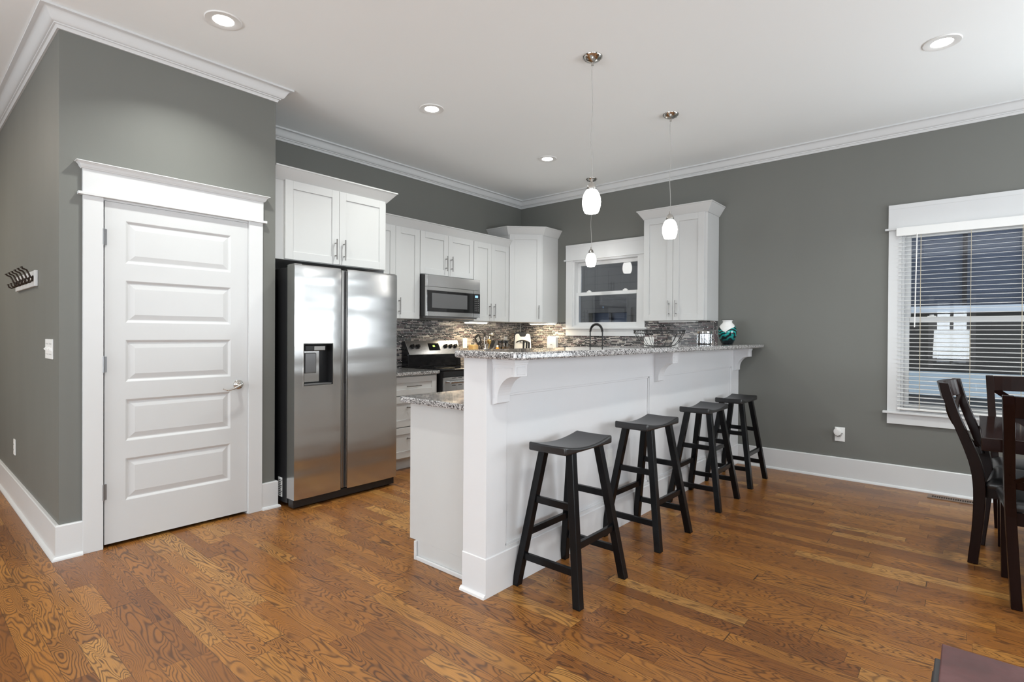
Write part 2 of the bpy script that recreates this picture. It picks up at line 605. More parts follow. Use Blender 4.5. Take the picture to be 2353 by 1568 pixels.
# pantry block: walls with a door opening
mb = MB()
wall_with_holes(mb, YH, YP, 0, CEIL, [(0.81, 1.645, 0.0, 2.045)], lambda a, b, c, d: mb.box(XP-0.12, XP, a, b, c, d))
mb.box(XL, XP-0.12, YP-0.10, YP, 0, CEIL)
struct(mb.build('wall_pantry', 'wall'))
struct(MB().box(XH, XP-0.12, YH, YH+0.12, 0, CEIL).build('wall_left', 'wall'))
WR = [(2.5, 5.1, 0.75, 2.15), (-2.2, 0.4, 0.65, 2.25)]
mb = MB()
wall_with_holes(mb, YR, YB, 0, CEIL, WR, lambda a, b, c, d: mb.box(XE, XE+0.15, a, b, c, d))
struct(mb.build('wall_right', 'wall'))
WF = [(-0.62, 0.0, 0.65, 2.05), (-3.8, -1.45, 0.65, 2.25), (1.9, 3.0, 0.65, 2.25)]
mb = MB()
wall_with_holes(mb, XH, XE, 0, CEIL, WF, lambda a, b, c, d: mb.box(a, b, YR-0.15, YR, c, d))
struct(mb.build('wall_front', 'wall'))
struct(MB().box(XH-0.15, XH, YR, YH, 0, CEIL).build('wall_hall', 'wall'))
struct(MB().box(XH-0.15, XE+0.15, YR-0.15, YB+0.15, -0.1, 0).build('floor', 'floor'))
struct(MB().box(XH-0.15, XE+0.15, YR-0.15, YB+0.15, CEIL, CEIL+0.1).build('ceiling', 'ceiling'))

# windows behind the camera (frames only, sized to suit the added lamps before them)
wn = 8
for (a, b, c, d) in WR:
    mb = MB()
    for u in (a, (a+b)/2-0.03, b-0.06):
        mb.box(XE-0.02, XE+0.06, u, u+0.06, c, d)
    for z in (c, (c+d)/2-0.03, d-0.06):
        mb.box(XE-0.02, XE+0.06, a, b, z, z+0.06)
    for u in (a-0.09, b):
        mb.box(XE-0.02, XE-0.0, u, u+0.09, c-0.1, d+0.15)
    struct(mb.build('window_%d' % wn, 'trim'))
    wn += 1
for (a, b, c, d) in WF:
    mb = MB()
    for u in (a, (a+b)/2-0.03, b-0.06):
        mb.box(u, u+0.06, YR-0.06, YR+0.02, c, d)
    for z in (c, (c+d)/2-0.03, d-0.06):
        mb.box(a, b, YR-0.06, YR+0.02, z, z+0.06)
    for u in (a-0.09, b):
        mb.box(u, u+0.09, YR, YR+0.02, c-0.1, d+0.15)
    struct(mb.build('window_%d' % wn, 'trim'))
    wn += 1

# crown moulding, one run per wall group, mitred
def crown_prof(z, h=0.092, o=0.092):
    pts = [(0, z-h), (0.010, z-h), (0.014, z-h+0.010), (0.018, z-h+0.016), (0.026, z-h+0.018), (0.027, z-h+0.024)]
    for i in range(1, 9):
        t = i/9
        # cyma curve
        x = 0.027+(o-0.012-0.027)*t
        zz = (z-h+0.024)+(h-0.024-0.016)*(t - 0.16*math.sin(2*PI*t))
        pts.append((x, zz))
    pts += [(o-0.010, z-0.016), (o, z-0.014), (o, z-0.001), (0, z-0.001)]
    return pts
cp = crown_prof(CEIL)
mb = MB().sweep([(XH, YH), (XP, YH), (XP, YP), (XL, YP)], cp, 1)
struct(mb.build('trim_1', 'trim', smooth=25))
mb = MB().sweep([(XL, YP), (XL, YB), (XE, YB)], cp, 1)
struct(mb.build('trim_2', 'trim', smooth=25))

def base_prof(h=0.19, t=0.018):
    return [(0, 0), (t+0.016, 0), (t+0.015, 0.008), (t+0.010, 0.016), (t, 0.020), (t, h-0.006), (t-0.004, h), (0, h)]
bp = base_prof()
struct(MB().sweep([(XH, YH), (XP, YH), (XP, 0.722)], bp, 1).build('baseboard_left', 'trim'))
struct(MB().sweep([(XP, 1.732), (XP, YP), (XP-0.25, YP)], bp, 1).build('baseboard_pantry', 'trim'))
struct(MB().sweep([(-1.742, YB), (XE, YB)], bp, 1).build('baseboard_back', 'trim'))

# ------------------------------------------------------------------ door with casing
def head_casing(mb, a, b, z0, z1, put, t=0.02):
    """flat head board with fillet below and small crown above; put(u0,u1,v0,v1,z0,z1): v is distance out of the wall"""
    put(a, b, 0, t+0.004, z0+0.018, z1-0.03)
    put(a-0.022, b+0.022, 0, t+0.024, z0, z0+0.016)

def head_crown(ux, a, b, z, h=0.034, o=0.032, t=0.024):
    """small crown around the top of a head casing, as a sweep. ux: function mapping (u, v) to world xy; v outwards"""
    prof = [(0, z-h), (0.006, z-h), (0.009, z-h+0.006), (0.012, z-h+0.008), (0.018, z-0.014), (0.027, z-0.006), (o, z-0.005), (o, z), (0, z)]
    return [(a, 0), (a, t), (b, t), (b, 0)], prof

def casing_x(name, xw, y0, y1, cw, ztop, zhead):
    """door casing on a wall facing +x. y0..y1 outer width"""
    mb = MB()
    mb.box(xw, xw+0.02, y0, y0+cw, 0, ztop)
    mb.box(xw, xw+0.02, y1-cw, y1, 0, ztop)
    mb.box(xw, xw+0.024, y0-0.002, y1+0.002, ztop+0.016, zhead-0.034)
    mb.box(xw, xw+0.036, y0-0.024, y1+0.024, ztop, ztop+0.016)
    z, h, o = zhead, 0.038, 0.034
    prof = [(0, z-h), (0.007, z-h), (0.010, z-h+0.006), (0.013, z-h+0.009), (0.018, z-0.016), (0.028, z-0.006), (o, z-0.005), (o, z), (0, z)]
    mb.sweep([(xw, y0-0.002), (xw+0.024, y0-0.002), (xw+0.024, y1+0.002), (xw, y1+0.002)], prof, 1)
    mb.box(xw, xw+0.026, y0-0.002, y1+0.002, z-h, z)
    # jamb lining
    mb.box(xw-0.12, xw+0.004, y0+cw-0.004, y0+cw+0.004, 0, ztop)
    mb.box(xw-0.12, xw+0.004, y1-cw-0.004, y1-cw+0.004, 0, ztop)
    mb.box(xw-0.12, xw+0.004, y0+cw, y1-cw, ztop-0.012, ztop)
    return struct(mb.build(name, 'trim', bevel=0.0012))
casing_x('trim_3', XP, 0.722, 1.732, 0.094, 2.036, 2.222)

def raised_panel(mb, u0, u1, z0, z1, v, put, d=0.009):
    """recessed moulding and raised field inside a rectangular opening; v = face plane; put(u, v, z) -> xyz"""
    def ring(i, dv):
        return [put(u0+i, v-dv, z0+i), put(u1-i, v-dv, z0+i), put(u1-i, v-dv, z1-i), put(u0+i, v-dv, z1-i)]
    rings = [ring(0, 0), ring(0.004, 0.002), ring(0.014, d), ring(0.020, d), ring(0.046, 0.003), ring(0.048, 0.0025)]
    vs = [p for r in rings for p in r]
    fs = []
    for i in range(len(rings)-1):
        for k in range(4):
            fs.append((i*4+k, i*4+(k+1) % 4, (i+1)*4+(k+1) % 4, (i+1)*4+k))
    n = (len(rings)-1)*4
    fs.append((n, n+1, n+2, n+3))
    mb.add(vs, fs)

mb = MB()
DY0, DY1, DZ0, DZ1, DX = 0.824, 1.632, 0.020, 2.022, XP+0.006
tops = [1.92-0.353*i for i in range(5)]
PY0, PY1 = 0.926, 1.522
mb.box(DX-0.036, DX-0.012, DY0, DY1, DZ0, DZ1)
mb.box(DX-0.036, DX, DY0, PY0, DZ0, DZ1)
mb.box(DX-0.036, DX, PY1, DY1, DZ0, DZ1)
zs = [DZ1]
for t in tops:
    zs += [t, t-0.25]
zs.append(DZ0)
for i in range(0, len(zs), 2):
    mb.box(DX-0.036, DX, PY0, PY1, zs[i+1], zs[i])
for t in tops:
    raised_panel(mb, PY0, PY1, t-0.25, t, DX, lambda u, v, z: (v, u, z))
door = struct(mb.build('door_1', 'door'))
for z in (1.813, 1.072, 0.329):
    h = MB()
    h.cyl((XP+0.018, 0.818, z-0.045), (XP+0.018, 0.818, z+0.045), 0.006, n=10)
    h.cyl((XP+0.018, 0.818, z-0.051), (XP+0.018, 0.818, z+0.051), 0.0035, n=8)
    h.box(XP+0.0065, XP+0.013, 0.818, 0.834, z-0.045, z+0.045)
    h.build('hinge', 'steeldark', door, smooth=40)
h = MB()
HY, HZ = 1.572, 0.905
h.lathe([(0.033, DX), (0.033, DX+0.004), (0.028, DX+0.010), (0.014, DX+0.014), (0.011, DX+0.040), (0.013, DX+0.048), (0.0, DX+0.05)], HY, HZ, 24, 'x')
pts, rr = [], []
for i in range(13):
    t = i/12
    pts.append((DX+0.045+0.004*math.sin(t*PI), HY-0.115*t, HZ-0.030*math.sin(min(1, t*1.25)*PI/2)+0.012*max(0, t-0.75)/0.25))
    rr.append(0.0085-0.0045*t)
h.tube(pts, rr, 10)
h.build('door_handle', 'chrome', door, smooth=40)

# ------------------------------------------------------------------ windows in the back wall
def back_window(idx, w, casing, zsill, zapron, zhead, mid, blindside=False, apron=True):
    x0, x1, z0, z1 = w
    a, b = casing
    mb = MB()
    y = YB
    # jambs
    mb.box(x0-0.004, x0+0.02, y-0.004, y+0.14, z0, z1)
    mb.box(x1-0.02, x1+0.004, y-0.004, y+0.14, z0, z1)
    mb.box(x0+0.02, x1-0.02, y-0.004, y+0.14, z1-0.02, z1)
    mb.box(x0+0.02, x1-0.02, y-0.0, y+0.14, z0, z0+0.02)
    win = struct(mb.build('window_%d' % idx, 'trim'))
    c = MB()
    c.box(a, x0+0.002, y-0.02, y, zsill, z1)
    c.box(x1-0.002, b, y-0.02, y, zsill, z1)
    c.box(a-0.002, b+0.002, y-0.024, y, z1+0.016, zhead-0.03)
    c.box(a-0.024, b+0.024, y-0.034, y, z1, z1+0.016)
    z, h, o = zhead, 0.036, 0.034
    prof = [(0, z-h), (0.007, z-h), (0.010, z-h+0.006), (0.013, z-h+0.009), (0.018, z-0.016), (0.028, z-0.006), (o, z-0.005), (o, z), (0, z)]
    c.sweep([(a-0.002, y), (a-0.002, y-0.024), (b+0.002, y-0.024), (b+0.002, y)], prof, -1)
    c.box(a-0.002, b+0.002, y-0.026, y, z-h, z)
    c.box(a, b, y-0.02, y, zapron, zsill-0.02)
    c.build('window_casing', 'trim', win, bevel=0.0012)
    s = MB().box(a-0.03, b+0.03, y-0.045, y, zsill-0.02, zsill)
    s.box(x0, x1, y-0.02, y+0.05, zsill-0.02, zsill+0.012)
    s.build('window_sill', 'trim', win, bevel=0.004)
    # upper sash sits outside, lower sash inside
    for nm, yy, za, zb, st in (('upper_sash', y+0.075, mid-0.02, z1-0.02, 0.042), ('lower_sash', y+0.04, z0+0.012, mid+0.022, 0.036)):
        f = MB()
        X0, X1 = x0+0.018, x1-0.018
        bt = 0.042
        f.box(X0, X0+st, yy, yy+0.03, za, zb)
        f.box(X1-st, X1, yy, yy+0.03, za, zb)
        f.box(X0+st, X1-st, yy, yy+0.03, za, za+bt)
        f.box(X0+st, X1-st, yy, yy+0.03, zb-bt, zb)
        so = f.build(nm, 'trim', win, bevel=0.003)
        MB().box(X0+st-0.003, X1-st+0.003, yy+0.013, yy+0.017, za+bt-0.003, zb-bt+0.003).build('pane', 'glass', so)
    for xx in (x0+0.2, x1-0.2):
        k = MB()
        k.box(xx-0.028, xx+0.028, y+0.040, y+0.062, mid+0.022, mid+0.034)
        k.lathe([(0.016, mid+0.034), (0.014, mid+0.044), (0, mid+0.045)], xx, y+0.052, 16)
        k.build('sash_lock', 'plastic', win, smooth=40)
    return win
back_window(1, W1, (-3.815, -2.752), 1.352, 1.25, 2.364, 1.758)
back_window(2, W2, (-0.528, 0.708), 0.640, 0.534, 2.361, 1.40)
back_window(3, W3, (0.77, 2.99), 0.840, 0.734, 2.361, 1.50)

# ------------------------------------------------------------------ blind on the dining window
bl = thing('window_blind', 'white horizontal slat blind lowered over the dining window with its slats open', 'blind', (0.09, YB-0.03, 0.64))
BX0, BX1 = -0.548, 0.548
b = MB().box(BX0-0.015, BX1+0.015, -0.034, -0.026, 1.452, 1.522)
b.box(BX0, BX1, -0.026, 0.012, 1.478, 1.515)
b.build('headrail', 'blind', bl, bevel=0.003)
b = MB()
for i in range(41):
    z = 0.058+i*0.0345
    t = 0.10
    b.hexa([(BX0, -0.020, z-0.0035*1), (BX1, -0.020, z-0.0035), (BX1, 0.014, z+0.0005), (BX0, 0.014, z+0.0005)],
           [(BX0, -0.020, z-0.0012), (BX1, -0.020, z-0.0012), (BX1, 0.014, z+0.0028), (BX0, 0.014, z+0.0028)])
b.build('slats', 'blind', bl)
MB().box(BX0, BX1, -0.022, 0.014, 0.018, 0.036).build('bottom_rail', 'blind', bl, bevel=0.004)
b = MB()
for x in (-0.40, -0.09, 0.20, 0.42):
    b.cyl((x, -0.022, 0.03), (x, -0.022, 1.48), 0.0016, n=5)
    b.cyl((x, 0.016, 0.03), (x, 0.016, 1.48), 0.0012, n=5)
b.build('ladder_cord', 'cord', bl)
MB().cyl((-0.435, -0.034, 0.70), (-0.425, -0.032, 1.46), 0.0045, n=6).build('tilt_wand', 'plastic', bl)

# ------------------------------------------------------------------ outside: neighbour house
nb = thing('neighbour_house', 'dark sided house wall seen through the windows', 'house', (0, 7.5, 0))
mb = MB()
wall_with_holes(mb, -9, 8, 0.88, 6, [(-0.55, 0.45, 1.60, 2.75), (-4.75, -4.05, 0.9, 1.62)], lambda a, b_, c, d: mb.box(a, b_, 0, 0.2, c, d))
mb.build('siding', 'siding', nb)
MB().box(-9, 8, 0.02, 0.2, -0.6, 0.62).build('foundation', 'stone', nb)
MB().box(-9, 8, -0.02, 0.2, 0.62, 0.88).build('skirt_board', 'band', nb)
for (a, b_, c, d) in ((-0.55, 0.45, 1.60, 2.75), (-4.75, -4.05, 0.9, 1.62)):
    f = MB()
    t = 0.07
    f.box(a-t, a, -0.03, 0.1, c-t, d+t)
    f.box(b_, b_+t, -0.03, 0.1, c-t, d+t)
    f.box(a, b_, -0.03, 0.1, c-t, c)
    f.box(a, b_, -0.03, 0.1, d, d+t)
    fo = f.build('window', 'outtrim' if a > -2 else 'siding', nb)
    MB().box((a+b_)/2-0.02, (a+b_)/2+0.02, 0.06, 0.095, c, d).build('mullion', 'railgrey', fo)
    MB().box(a, b_, 0.10, 0.12, c, d).build('blind', 'louvre', fo)
gnd = struct(MB().box(-12, 12, YB+0.15, 12, -0.7, -0.6).build('ground', 'ground'))

# ------------------------------------------------------------------ cabinets
def bar_pull(mb, u, z0, z1, v, horizontal=False, u1=None):
    """bar handle in local cabinet space; the front faces local -y, v = face plane"""
    if horizontal:
        mb.cyl((u, v-0.032, z0), (u1, v-0.032, z0), 0.0055, n=10)
        for uu in (u+0.03, u1-0.03):
            mb.cyl((uu, v+0.001, z0), (uu, v-0.032, z0), 0.0045, n=8)
    else:
        mb.cyl((u, v-0.032, z0), (u, v-0.032, z1), 0.0055, n=10)
        for zz in (z0+0.032, z1-0.032):
            mb.cyl((u, v+0.001, zz), (u, v-0.032, zz), 0.0045, n=8)

def shaker(u0, u1, z0, z1, v, fr=0.062, t=0.020):
    mb = MB()
    mb.box(u0, u0+fr, v, v+t, z0, z1)
    mb.box(u1-fr, u1, v, v+t, z0, z1)
    mb.box(u0+fr, u1-fr, v, v+t, z0, z0+fr)
    mb.box(u0+fr, u1-fr, v, v+t, z1-fr, z1)
    mb.box(u0+fr, u1-fr, v+0.008, v+t, z0+fr, z1-fr)
    return mb

def wall_cab(name, label, loc, rz, w, h, d, doors, crown=None, group=None, gap=0.003, handles=True, hl=0.165, crown_ends=(True, True), ho=0.04):
    """local: x 0..w, back at y=0, front at y=-d, z 0..h. doors: (u0, u1, handle side 'l'/'r')"""
    t = thing(name, label, 'cabinet', loc, rz, group)
    MB().box(0.001, w-0.001, -d+0.021, -0.001, 0.0, h).build('body', 'cabinet', t, bevel=0.001)
    for (a, b_, sd) in doors:
        dr = shaker(a+gap/2, b_-gap/2, 0.004, h-0.006, -d).build('door', 'cabinet', t, bevel=0.0012)
        if handles:
            u = a+0.038 if sd == 'l' else b_-0.038
            hb = MB()
            bar_pull(hb, u, ho, ho+hl, -d)
            hb.build('handle', 'nickel', dr, smooth=40)
    if crown:
        ch, co = crown
        prof = [(0.0, h-0.012), (0.004, h-0.012), (0.010, h-0.004), (co-0.006, h+ch-0.012), (co, h+ch-0.010), (co, h+ch), (0.0, h+ch)]
        path = []
        if crown_ends[0]:
            path.append((0, -0.001))
        path += [(0, -d+0.02), (w, -d+0.02)]
        if crown_ends[1]:
            path.append((w, -0.001))
        mb = MB().sweep(path, prof, 1)
        mb.build('crown', 'cabinet', t, bevel=0.001)
    return t

RZ90 = PI/2
G1 = 'white shaker wall cabinets'
# over the refrigerator
wall_cab('wall_cabinet', 'white shaker wall cabinet with two doors above the refrigerator', (XL, 1.845, 1.815), RZ90, 1.018, 0.605, 0.66,
         [(0.095, 0.548, 'r'), (0.548, 1.000, 'l')], crown=(0.080, 0.075), group=G1, crown_ends=(False, True))
# end panel beside the refrigerator
tag(MB().box(XL, -3.925, 2.845, 2.862, 0, 1.815).build('end_panel', 'cabinet'), 'tall thin white end panel between the refrigerator and the drawer cabinet', 'panel')
# left of microwave
wall_cab('wall_cabinet', 'tall white wall cabinet between the refrigerator and the microwave', (XL, 2.90, 1.41), RZ90, 0.608, 0.905, 0.33,
         [(0.0, 0.305, 'r'), (0.305, 0.606, 'l')], group=G1)
wall_cab('wall_cabinet', 'short white two-door wall cabinet directly above the microwave', (XL, 3.510, 1.872), RZ90, 0.768, 0.443, 0.33,
         [(0.0, 0.384, 'r'), (0.384, 0.766, 'l')], group=G1, hl=0.16, ho=0.055)
wall_cab('wall_cabinet', 'tall white two-door wall cabinet between the microwave and the corner cabinet', (XL, 4.280, 1.41), RZ90, 0.608, 0.905, 0.33,
         [(0.0, 0.292, 'r'), (0.292, 0.600, 'l')], group=G1)
cz_ = 2.315
prof = [(0.0, cz_-0.012), (0.004, cz_-0.012), (0.010, cz_-0.004), (0.054, cz_+0.073), (0.06, cz_+0.075), (0.06, cz_+0.085), (0.0, cz_+0.085)]
tag(MB().sweep([(XL+0.31, 2.902), (XL+0.31, 4.886)], prof, 1).build('crown_moulding', 'cabinet'), 'one long white crown strip along the tops of the wall cabinets over the microwave', 'crown strip')
# corner cabinet
cc = thing('corner_cabinet', 'white diagonal corner wall cabinet with one door, taller than its neighbours', 'cabinet', (XL, YB, 1.41), 0, G1)
CH = 1.067
foot = [(0.001, -0.001), (0.001, -0.609), (0.31, -0.609), (0.607, -0.312), (0.607, -0.001)]
mb = MB().prism(foot, 0, CH, lambda p, q, t: (p, q, t))
mb.build('body', 'cabinet', cc, bevel=0.001)
L = math.hypot(0.297, 0.297)
dm = shaker(0.012, L-0.012, 0.004, CH-0.006, -0.020)
mt = Matrix.Translation((0.31, -0.609, 0)) @ Matrix.Rotation(PI/4, 4, 'Z')
dr = dm.xf(mt).build('door', 'cabinet', cc, bevel=0.0012)
hb = MB()
bar_pull(hb, L-0.05, 0.04, 0.205, -0.020)
hb.xf(mt).build('handle', 'nickel', dr, smooth=40)
co, ch = 0.065, 0.085
prof = [(0.0, CH-0.012), (0.004, CH-0.012), (0.010, CH-0.004), (co-0.006, CH+ch-0.012), (co, CH+ch-0.010), (co, CH+ch), (0.0, CH+ch)]
MB().sweep([(0.001, -0.609), (0.31, -0.609), (0.607, -0.312), (0.607, -0.001)], prof, 1).build('crown', 'cabinet', cc, bevel=0.001)
# cabinet beside the sink window
wall_cab('wall_cabinet', 'tall white two-door wall cabinet beside the sink window, above the teal vase', (-2.612, YB, 1.41), 0, 0.665, 1.067, 0.33,
         [(0.0, 0.322, 'r'), (0.322, 0.640, 'l')], crown=(0.085, 0.065), group=G1)

# base cabinets
def base_cab(name, label, loc, rz, w, h, d, fronts, group=None, toe=0.075, body=True):
    """fronts: list of ('drawer'|'door', u0, u1, z0, z1, handle)"""
    t = thing(name, label, 'cabinet', loc, rz, group)
    mb = MB().box(0.001, w-0.001, -d+0.021, -0.001, 0.105, h)
    mb.box(0.001, w-0.001, -d+toe, -0.001, 0.0, 0.105)
    mb.build('body', 'cabinet', t, bevel=0.001)
    for (k, a, b_, z0, z1, hs) in fronts:
        dr = shaker(a+0.002, b_-0.002, z0, z1, -d, fr=0.055 if k == 'drawer' and z1-z0 < 0.2 else 0.062).build(k, 'cabinet', t, bevel=0.0012)
        hb = MB()
        if k == 'drawer':
            zc = (z0+z1)/2 if z1-z0 < 0.2 else z1-0.1
            bar_pull(hb, (a+b_)/2-0.085, zc, zc, -d, True, (a+b_)/2+0.085)
        else:
            u = a+0.038 if hs == 'l' else b_-0.038
            bar_pull(hb, u, z1-0.2, z1-0.04, -d)
        hb.build('handle', 'nickel', dr, smooth=40)
    return t
G2 = 'white shaker base cabinets'
def drawers(w):
    return [('drawer', 0.02, w, 0.692, 0.862, ''), ('drawer', 0.02, w, 0.405, 0.684, ''), ('drawer', 0.02, w, 0.118, 0.397, '')]
base_cab('base_cabinet', 'white three-drawer base cabinet between the refrigerator and the range', (XL, 2.870, 0), RZ90, 0.640, 0.874, 0.61, drawers(0.618), G2)
base_cab('base_cabinet', 'white base cabinet on the far side of the range', (XL, 4.295, 0), RZ90, 0.56, 0.874, 0.61,
         [('drawer', 0.02, 0.54, 0.692, 0.862, ''), ('door', 0.02, 0.54, 0.118, 0.684, 'l')], G2)
base_cab('base_cabinet', 'white sink base cabinet under the kitchen window', (XL+0.62, YB, 0), 0, 1.47, 0.874, 0.61,
         [('door', 0.30, 0.66, 0.118, 0.862, 'r'), ('door', 0.66, 1.02, 0.118, 0.862, 'l'), ('door', 1.02, 1.44, 0.118, 0.862, 'l')], G2)
# peninsula: fronts face the kitchen (-x)
pc = base_cab('base_cabinet', 'white peninsula base cabinet behind the raised bar', (-1.912, 4.86, 0), -RZ90, 2.93, 0.874, 0.515,
              [('door', 0.02, 0.60, 0.118, 0.862, 'r'), ('door', 0.60, 1.18, 0.118, 0.862, 'l'), ('door', 1.18, 1.76, 0.118, 0.862, 'r'), ('door', 1.76, 2.34, 0.118, 0.862, 'l'), ('door', 2.34, 2.905, 0.118, 0.862, 'l')], G2)
mb = MB().box(2.93, 2.942, -0.425, -0.002, 0.0, 0.022)
mb.box(2.93, 2.945, -0.44, -0.425, 0, 0.105)
mb.build('shoe_moulding', 'trim', pc, bevel=0.003)

# ------------------------------------------------------------------ counters
def rounded_poly(pts, r, n=6):
    out = []
    N = len(pts)
    for i in range(N):
        p, a, b_ = Vector(pts[i]), Vector(pts[i-1]), Vector(pts[(i+1) % N])
        ri = r[i] if isinstance(r, (list, tuple)) else r
        if ri <= 0:
            out.append(tuple(p))
            continue
        da, db = (a-p).normalized(), (b_-p).normalized()
        for k in range(n+1):
            t = k/n
            q0, q1 = p+da*ri, p+db*ri
            out.append(tuple((1-t)**2*q0+2*t*(1-t)*p+t*t*q1))
    return out
cz0, cz1 = 0.875, 0.907
tag(MB().prism(rounded_poly([(XL+0.001, 2.866), (-3.925, 2.866), (-3.925, 3.515), (XL+0.001, 3.515)], [0, 0, 0.01, 0]), cz0, cz1, lambda p, q, t: (p, q, t)).build('worktop', 'granite', bevel=0.006, seg=3),
    'short speckled granite worktop on the drawers between refrigerator and range', 'worktop')
poly = rounded_poly([(XL+0.001, 4.292), (-3.925, 4.292), (-3.925, 4.865), (-2.455, 4.865), (-2.455, 1.885), (-1.903, 1.885), (-1.903, YB-0.001), (XL+0.001, YB-0.001)], [0, 0.01, 0, 0, 0.03, 0, 0, 0])
tag(MB().prism(poly, cz0, cz1, lambda p, q, t: (p, q, t)).build('worktop', 'granite', bevel=0.006, seg=3),
    'long speckled granite worktop wrapping from the range past the sink to the peninsula end', 'worktop')
# backsplash
spl = struct(MB().box(XL, XL+0.010, 2.866, YB-0.01, cz1, 1.412).box(XL, XL+0.009, 3.515, 4.292, 0.5, cz1).build('wall_backsplash_kitchen', 'mosaic'))
mb = MB().box(XL+0.010, -3.818, YB-0.010, YB, cz1, 1.412)
mb.box(-3.818, -2.749, YB-0.010, YB, cz1, 1.249)
mb.box(-2.749, -1.990, YB-0.010, YB, cz1, 1.412)
struct(mb.build('wall_backsplash_sink', 'mosaic'))
struct(MB().box(XL+0.0095, XL+0.014, YB-0.014, YB-0.0095, cz1, 1.41).build('trim_5', 'plastic'))
struct(MB().box(-1.990, -1.953, YB-0.011, YB, cz1, 1.412).build('trim_4', 'mosaicv'))

# ------------------------------------------------------------------ raised bar
BX = -1.744
bar = thing('breakfast_bar', 'long white panelled breakfast bar wall with three corbels under its granite top', 'bar', (0, 0, 0))
YE = 1.855
mb = MB()
mb.box(-1.899, BX-0.014, YE+0.002, YB-0.001, 0, 1.146)          # core wall
def rail(y0, y1, z0, z1):
    mb.box(BX-0.014, BX, y0, y1, z0, z1)
rail(YE+0.002, 2.000, 0, 1.146)
rail(3.560, 3.722, 0.21, 0.966)
rail(5.292, YB-0.001, 0.19, 1.146)
rail(2.0, 5.292, 0.966, 1.146)
rail(2.0, 5.292, 0.0, 0.208)
mb.box(-1.899, BX+0.0, YE-0.000, YE+0.002, 0.19, 1.146)
body = mb.build('body', 'bar', bar, bevel=0.0012)
# panel mouldings
mb = MB()
for (a, b_) in ((2.0, 3.56), (3.722, 5.292)):
    for (p, q, r, s) in ((a, a+0.012, 0.208, 0.966), (b_-0.012, b_, 0.208, 0.966), (a, b_, 0.208, 0.220), (a, b_, 0.954, 0.966)):
        mb.box(BX-0.014, BX-0.006, p, q, r, s)
mb.build('panel_moulding', 'bar', bar, bevel=0.002)
mb = MB().sweep([(-1.899, YE+0.001), (BX, YE+0.001), (BX, YB-0.001)], [(0, 0), (0.006, 0), (0.006, 0.186), (0.003, 0.19), (0, 0.19)], 1)
mb.build('baseboard', 'bar', bar)
MB().sweep([(-1.905, YE-0.004), (BX+0.005, YE-0.004)], [(0, 0), (0.016, 0), (0.014, 0.010), (0.007, 0.018), (0, 0.02)], 1).build('shoe_moulding', 'bar', bar)
# corbels
def corbel(y0, wdt=0.092, dep=0.142):
    k = dep/0.142
    def P(l):
        return [(o*k, z) for o, z in l]
    side = [(0, 1.146), (0.142, 1.146), (0.142, 1.062)]
    for i in range(1, 12):
        t = i/12*PI/2
        side.append((0.038+0.096*math.cos(t)*1.0 if False else 0.034+0.102*(1-math.sin(t)), 1.062-0.108*(1-math.cos(t)) if False else 1.062-0.112*(math.sin(t) if False else (1-math.cos(t)))))
    side += [(0.034, 0.946), (0.034, 0.932), (0.0, 0.921)]
    m = MB().prism(P(side), y0, y0+wdt, lambda p, q, t: (BX+p, t, q))
    # cap moulding and thin raised edge on the front block
    m.box(BX, BX+dep+0.006, y0-0.006, y0+wdt+0.006, 1.128, 1.146)
    m.box(BX, BX+dep+0.003, y0-0.003, y0+wdt+0.003, 1.118, 1.128)
    m.box(BX+dep-0.002, BX+dep+0.003, y0+0.016, y0+wdt-0.016, 1.072, 1.108)
    # raised border on both cheeks, following the curve
    for yy in (y0-0.002, y0+wdt-0.002):
        m.box(BX+0.012, BX+0.016, yy, yy+0.004, 0.955, 1.104)
        m.box(BX+0.012, BX+dep-0.014, yy, yy+0.004, 1.100, 1.104)
        m.box(BX+dep-0.018, BX+dep-0.014, yy, yy+0.004, 1.074, 1.104)
    return m
for y0 in (1.893, 3.628, 5.342):
    corbel(y0).build('corbel', 'bar', bar, bevel=0.0012)
# outlet on the bar front
o = thing('outlet', 'white outlet plate on the bar front behind the first stool', 'outlet', (BX-0.014, 3.02, 0.47))
MB().box(0, 0.006, -0.036, 0.036, -0.058, 0.058).build('plate', 'plastic', o, bevel=0.002)
for zz in (0.022, -0.022):
    MB().box(0.006, 0.008, -0.017, 0.017, zz-0.014, zz+0.014).build('socket', 'plastic', o)
top = MB().prism(rounded_poly([(-1.945, 1.812), (-1.504, 1.812), (-1.504, YB-0.018), (-1.945, YB-0.018)], [0.05, 0.05, 0, 0], 8), 1.146, 1.182, lambda p, q, t: (p, q, t))
tag(top.build('worktop', 'granite', bevel=0.010, seg=4, smooth=50), 'long polished speckled granite bar top on the white panelled bar', 'worktop')

# ------------------------------------------------------------------ refrigerator
FX, FY0, FY1, FZ0, FZ1 = -3.62, 1.874, 2.762, 0.073, 1.752
fr = thing('refrigerator', 'stainless steel side-by-side refrigerator with water dispenser', 'refrigerator', (FX, FY0, 0), 0)
FW = FY1-FY0
b = MB().box(-0.76, -0.115, 0.004, FW-0.004, 0.03, 1.735)
b.build('body', 'black', fr, bevel=0.004)
b = MB().box(-0.10, -0.03, 0.006, FW-0.006, 0.012, 0.07)
b.build('base_grille', 'black', fr, bevel=0.003)
for yy in (0.03, FW-0.08):
    for xx in (-0.06, -0.70):
        MB().cyl((xx, yy, 0.022), (xx, yy+0.04, 0.022), 0.022, n=14).build('caster', 'black', fr, smooth=40)
for yy in (0.0, FW-0.07):
    MB().box(-0.10, -0.02, yy+0.005, yy+0.065, 1.735, 1.757).build('hinge', 'steeldark', fr, bevel=0.003)

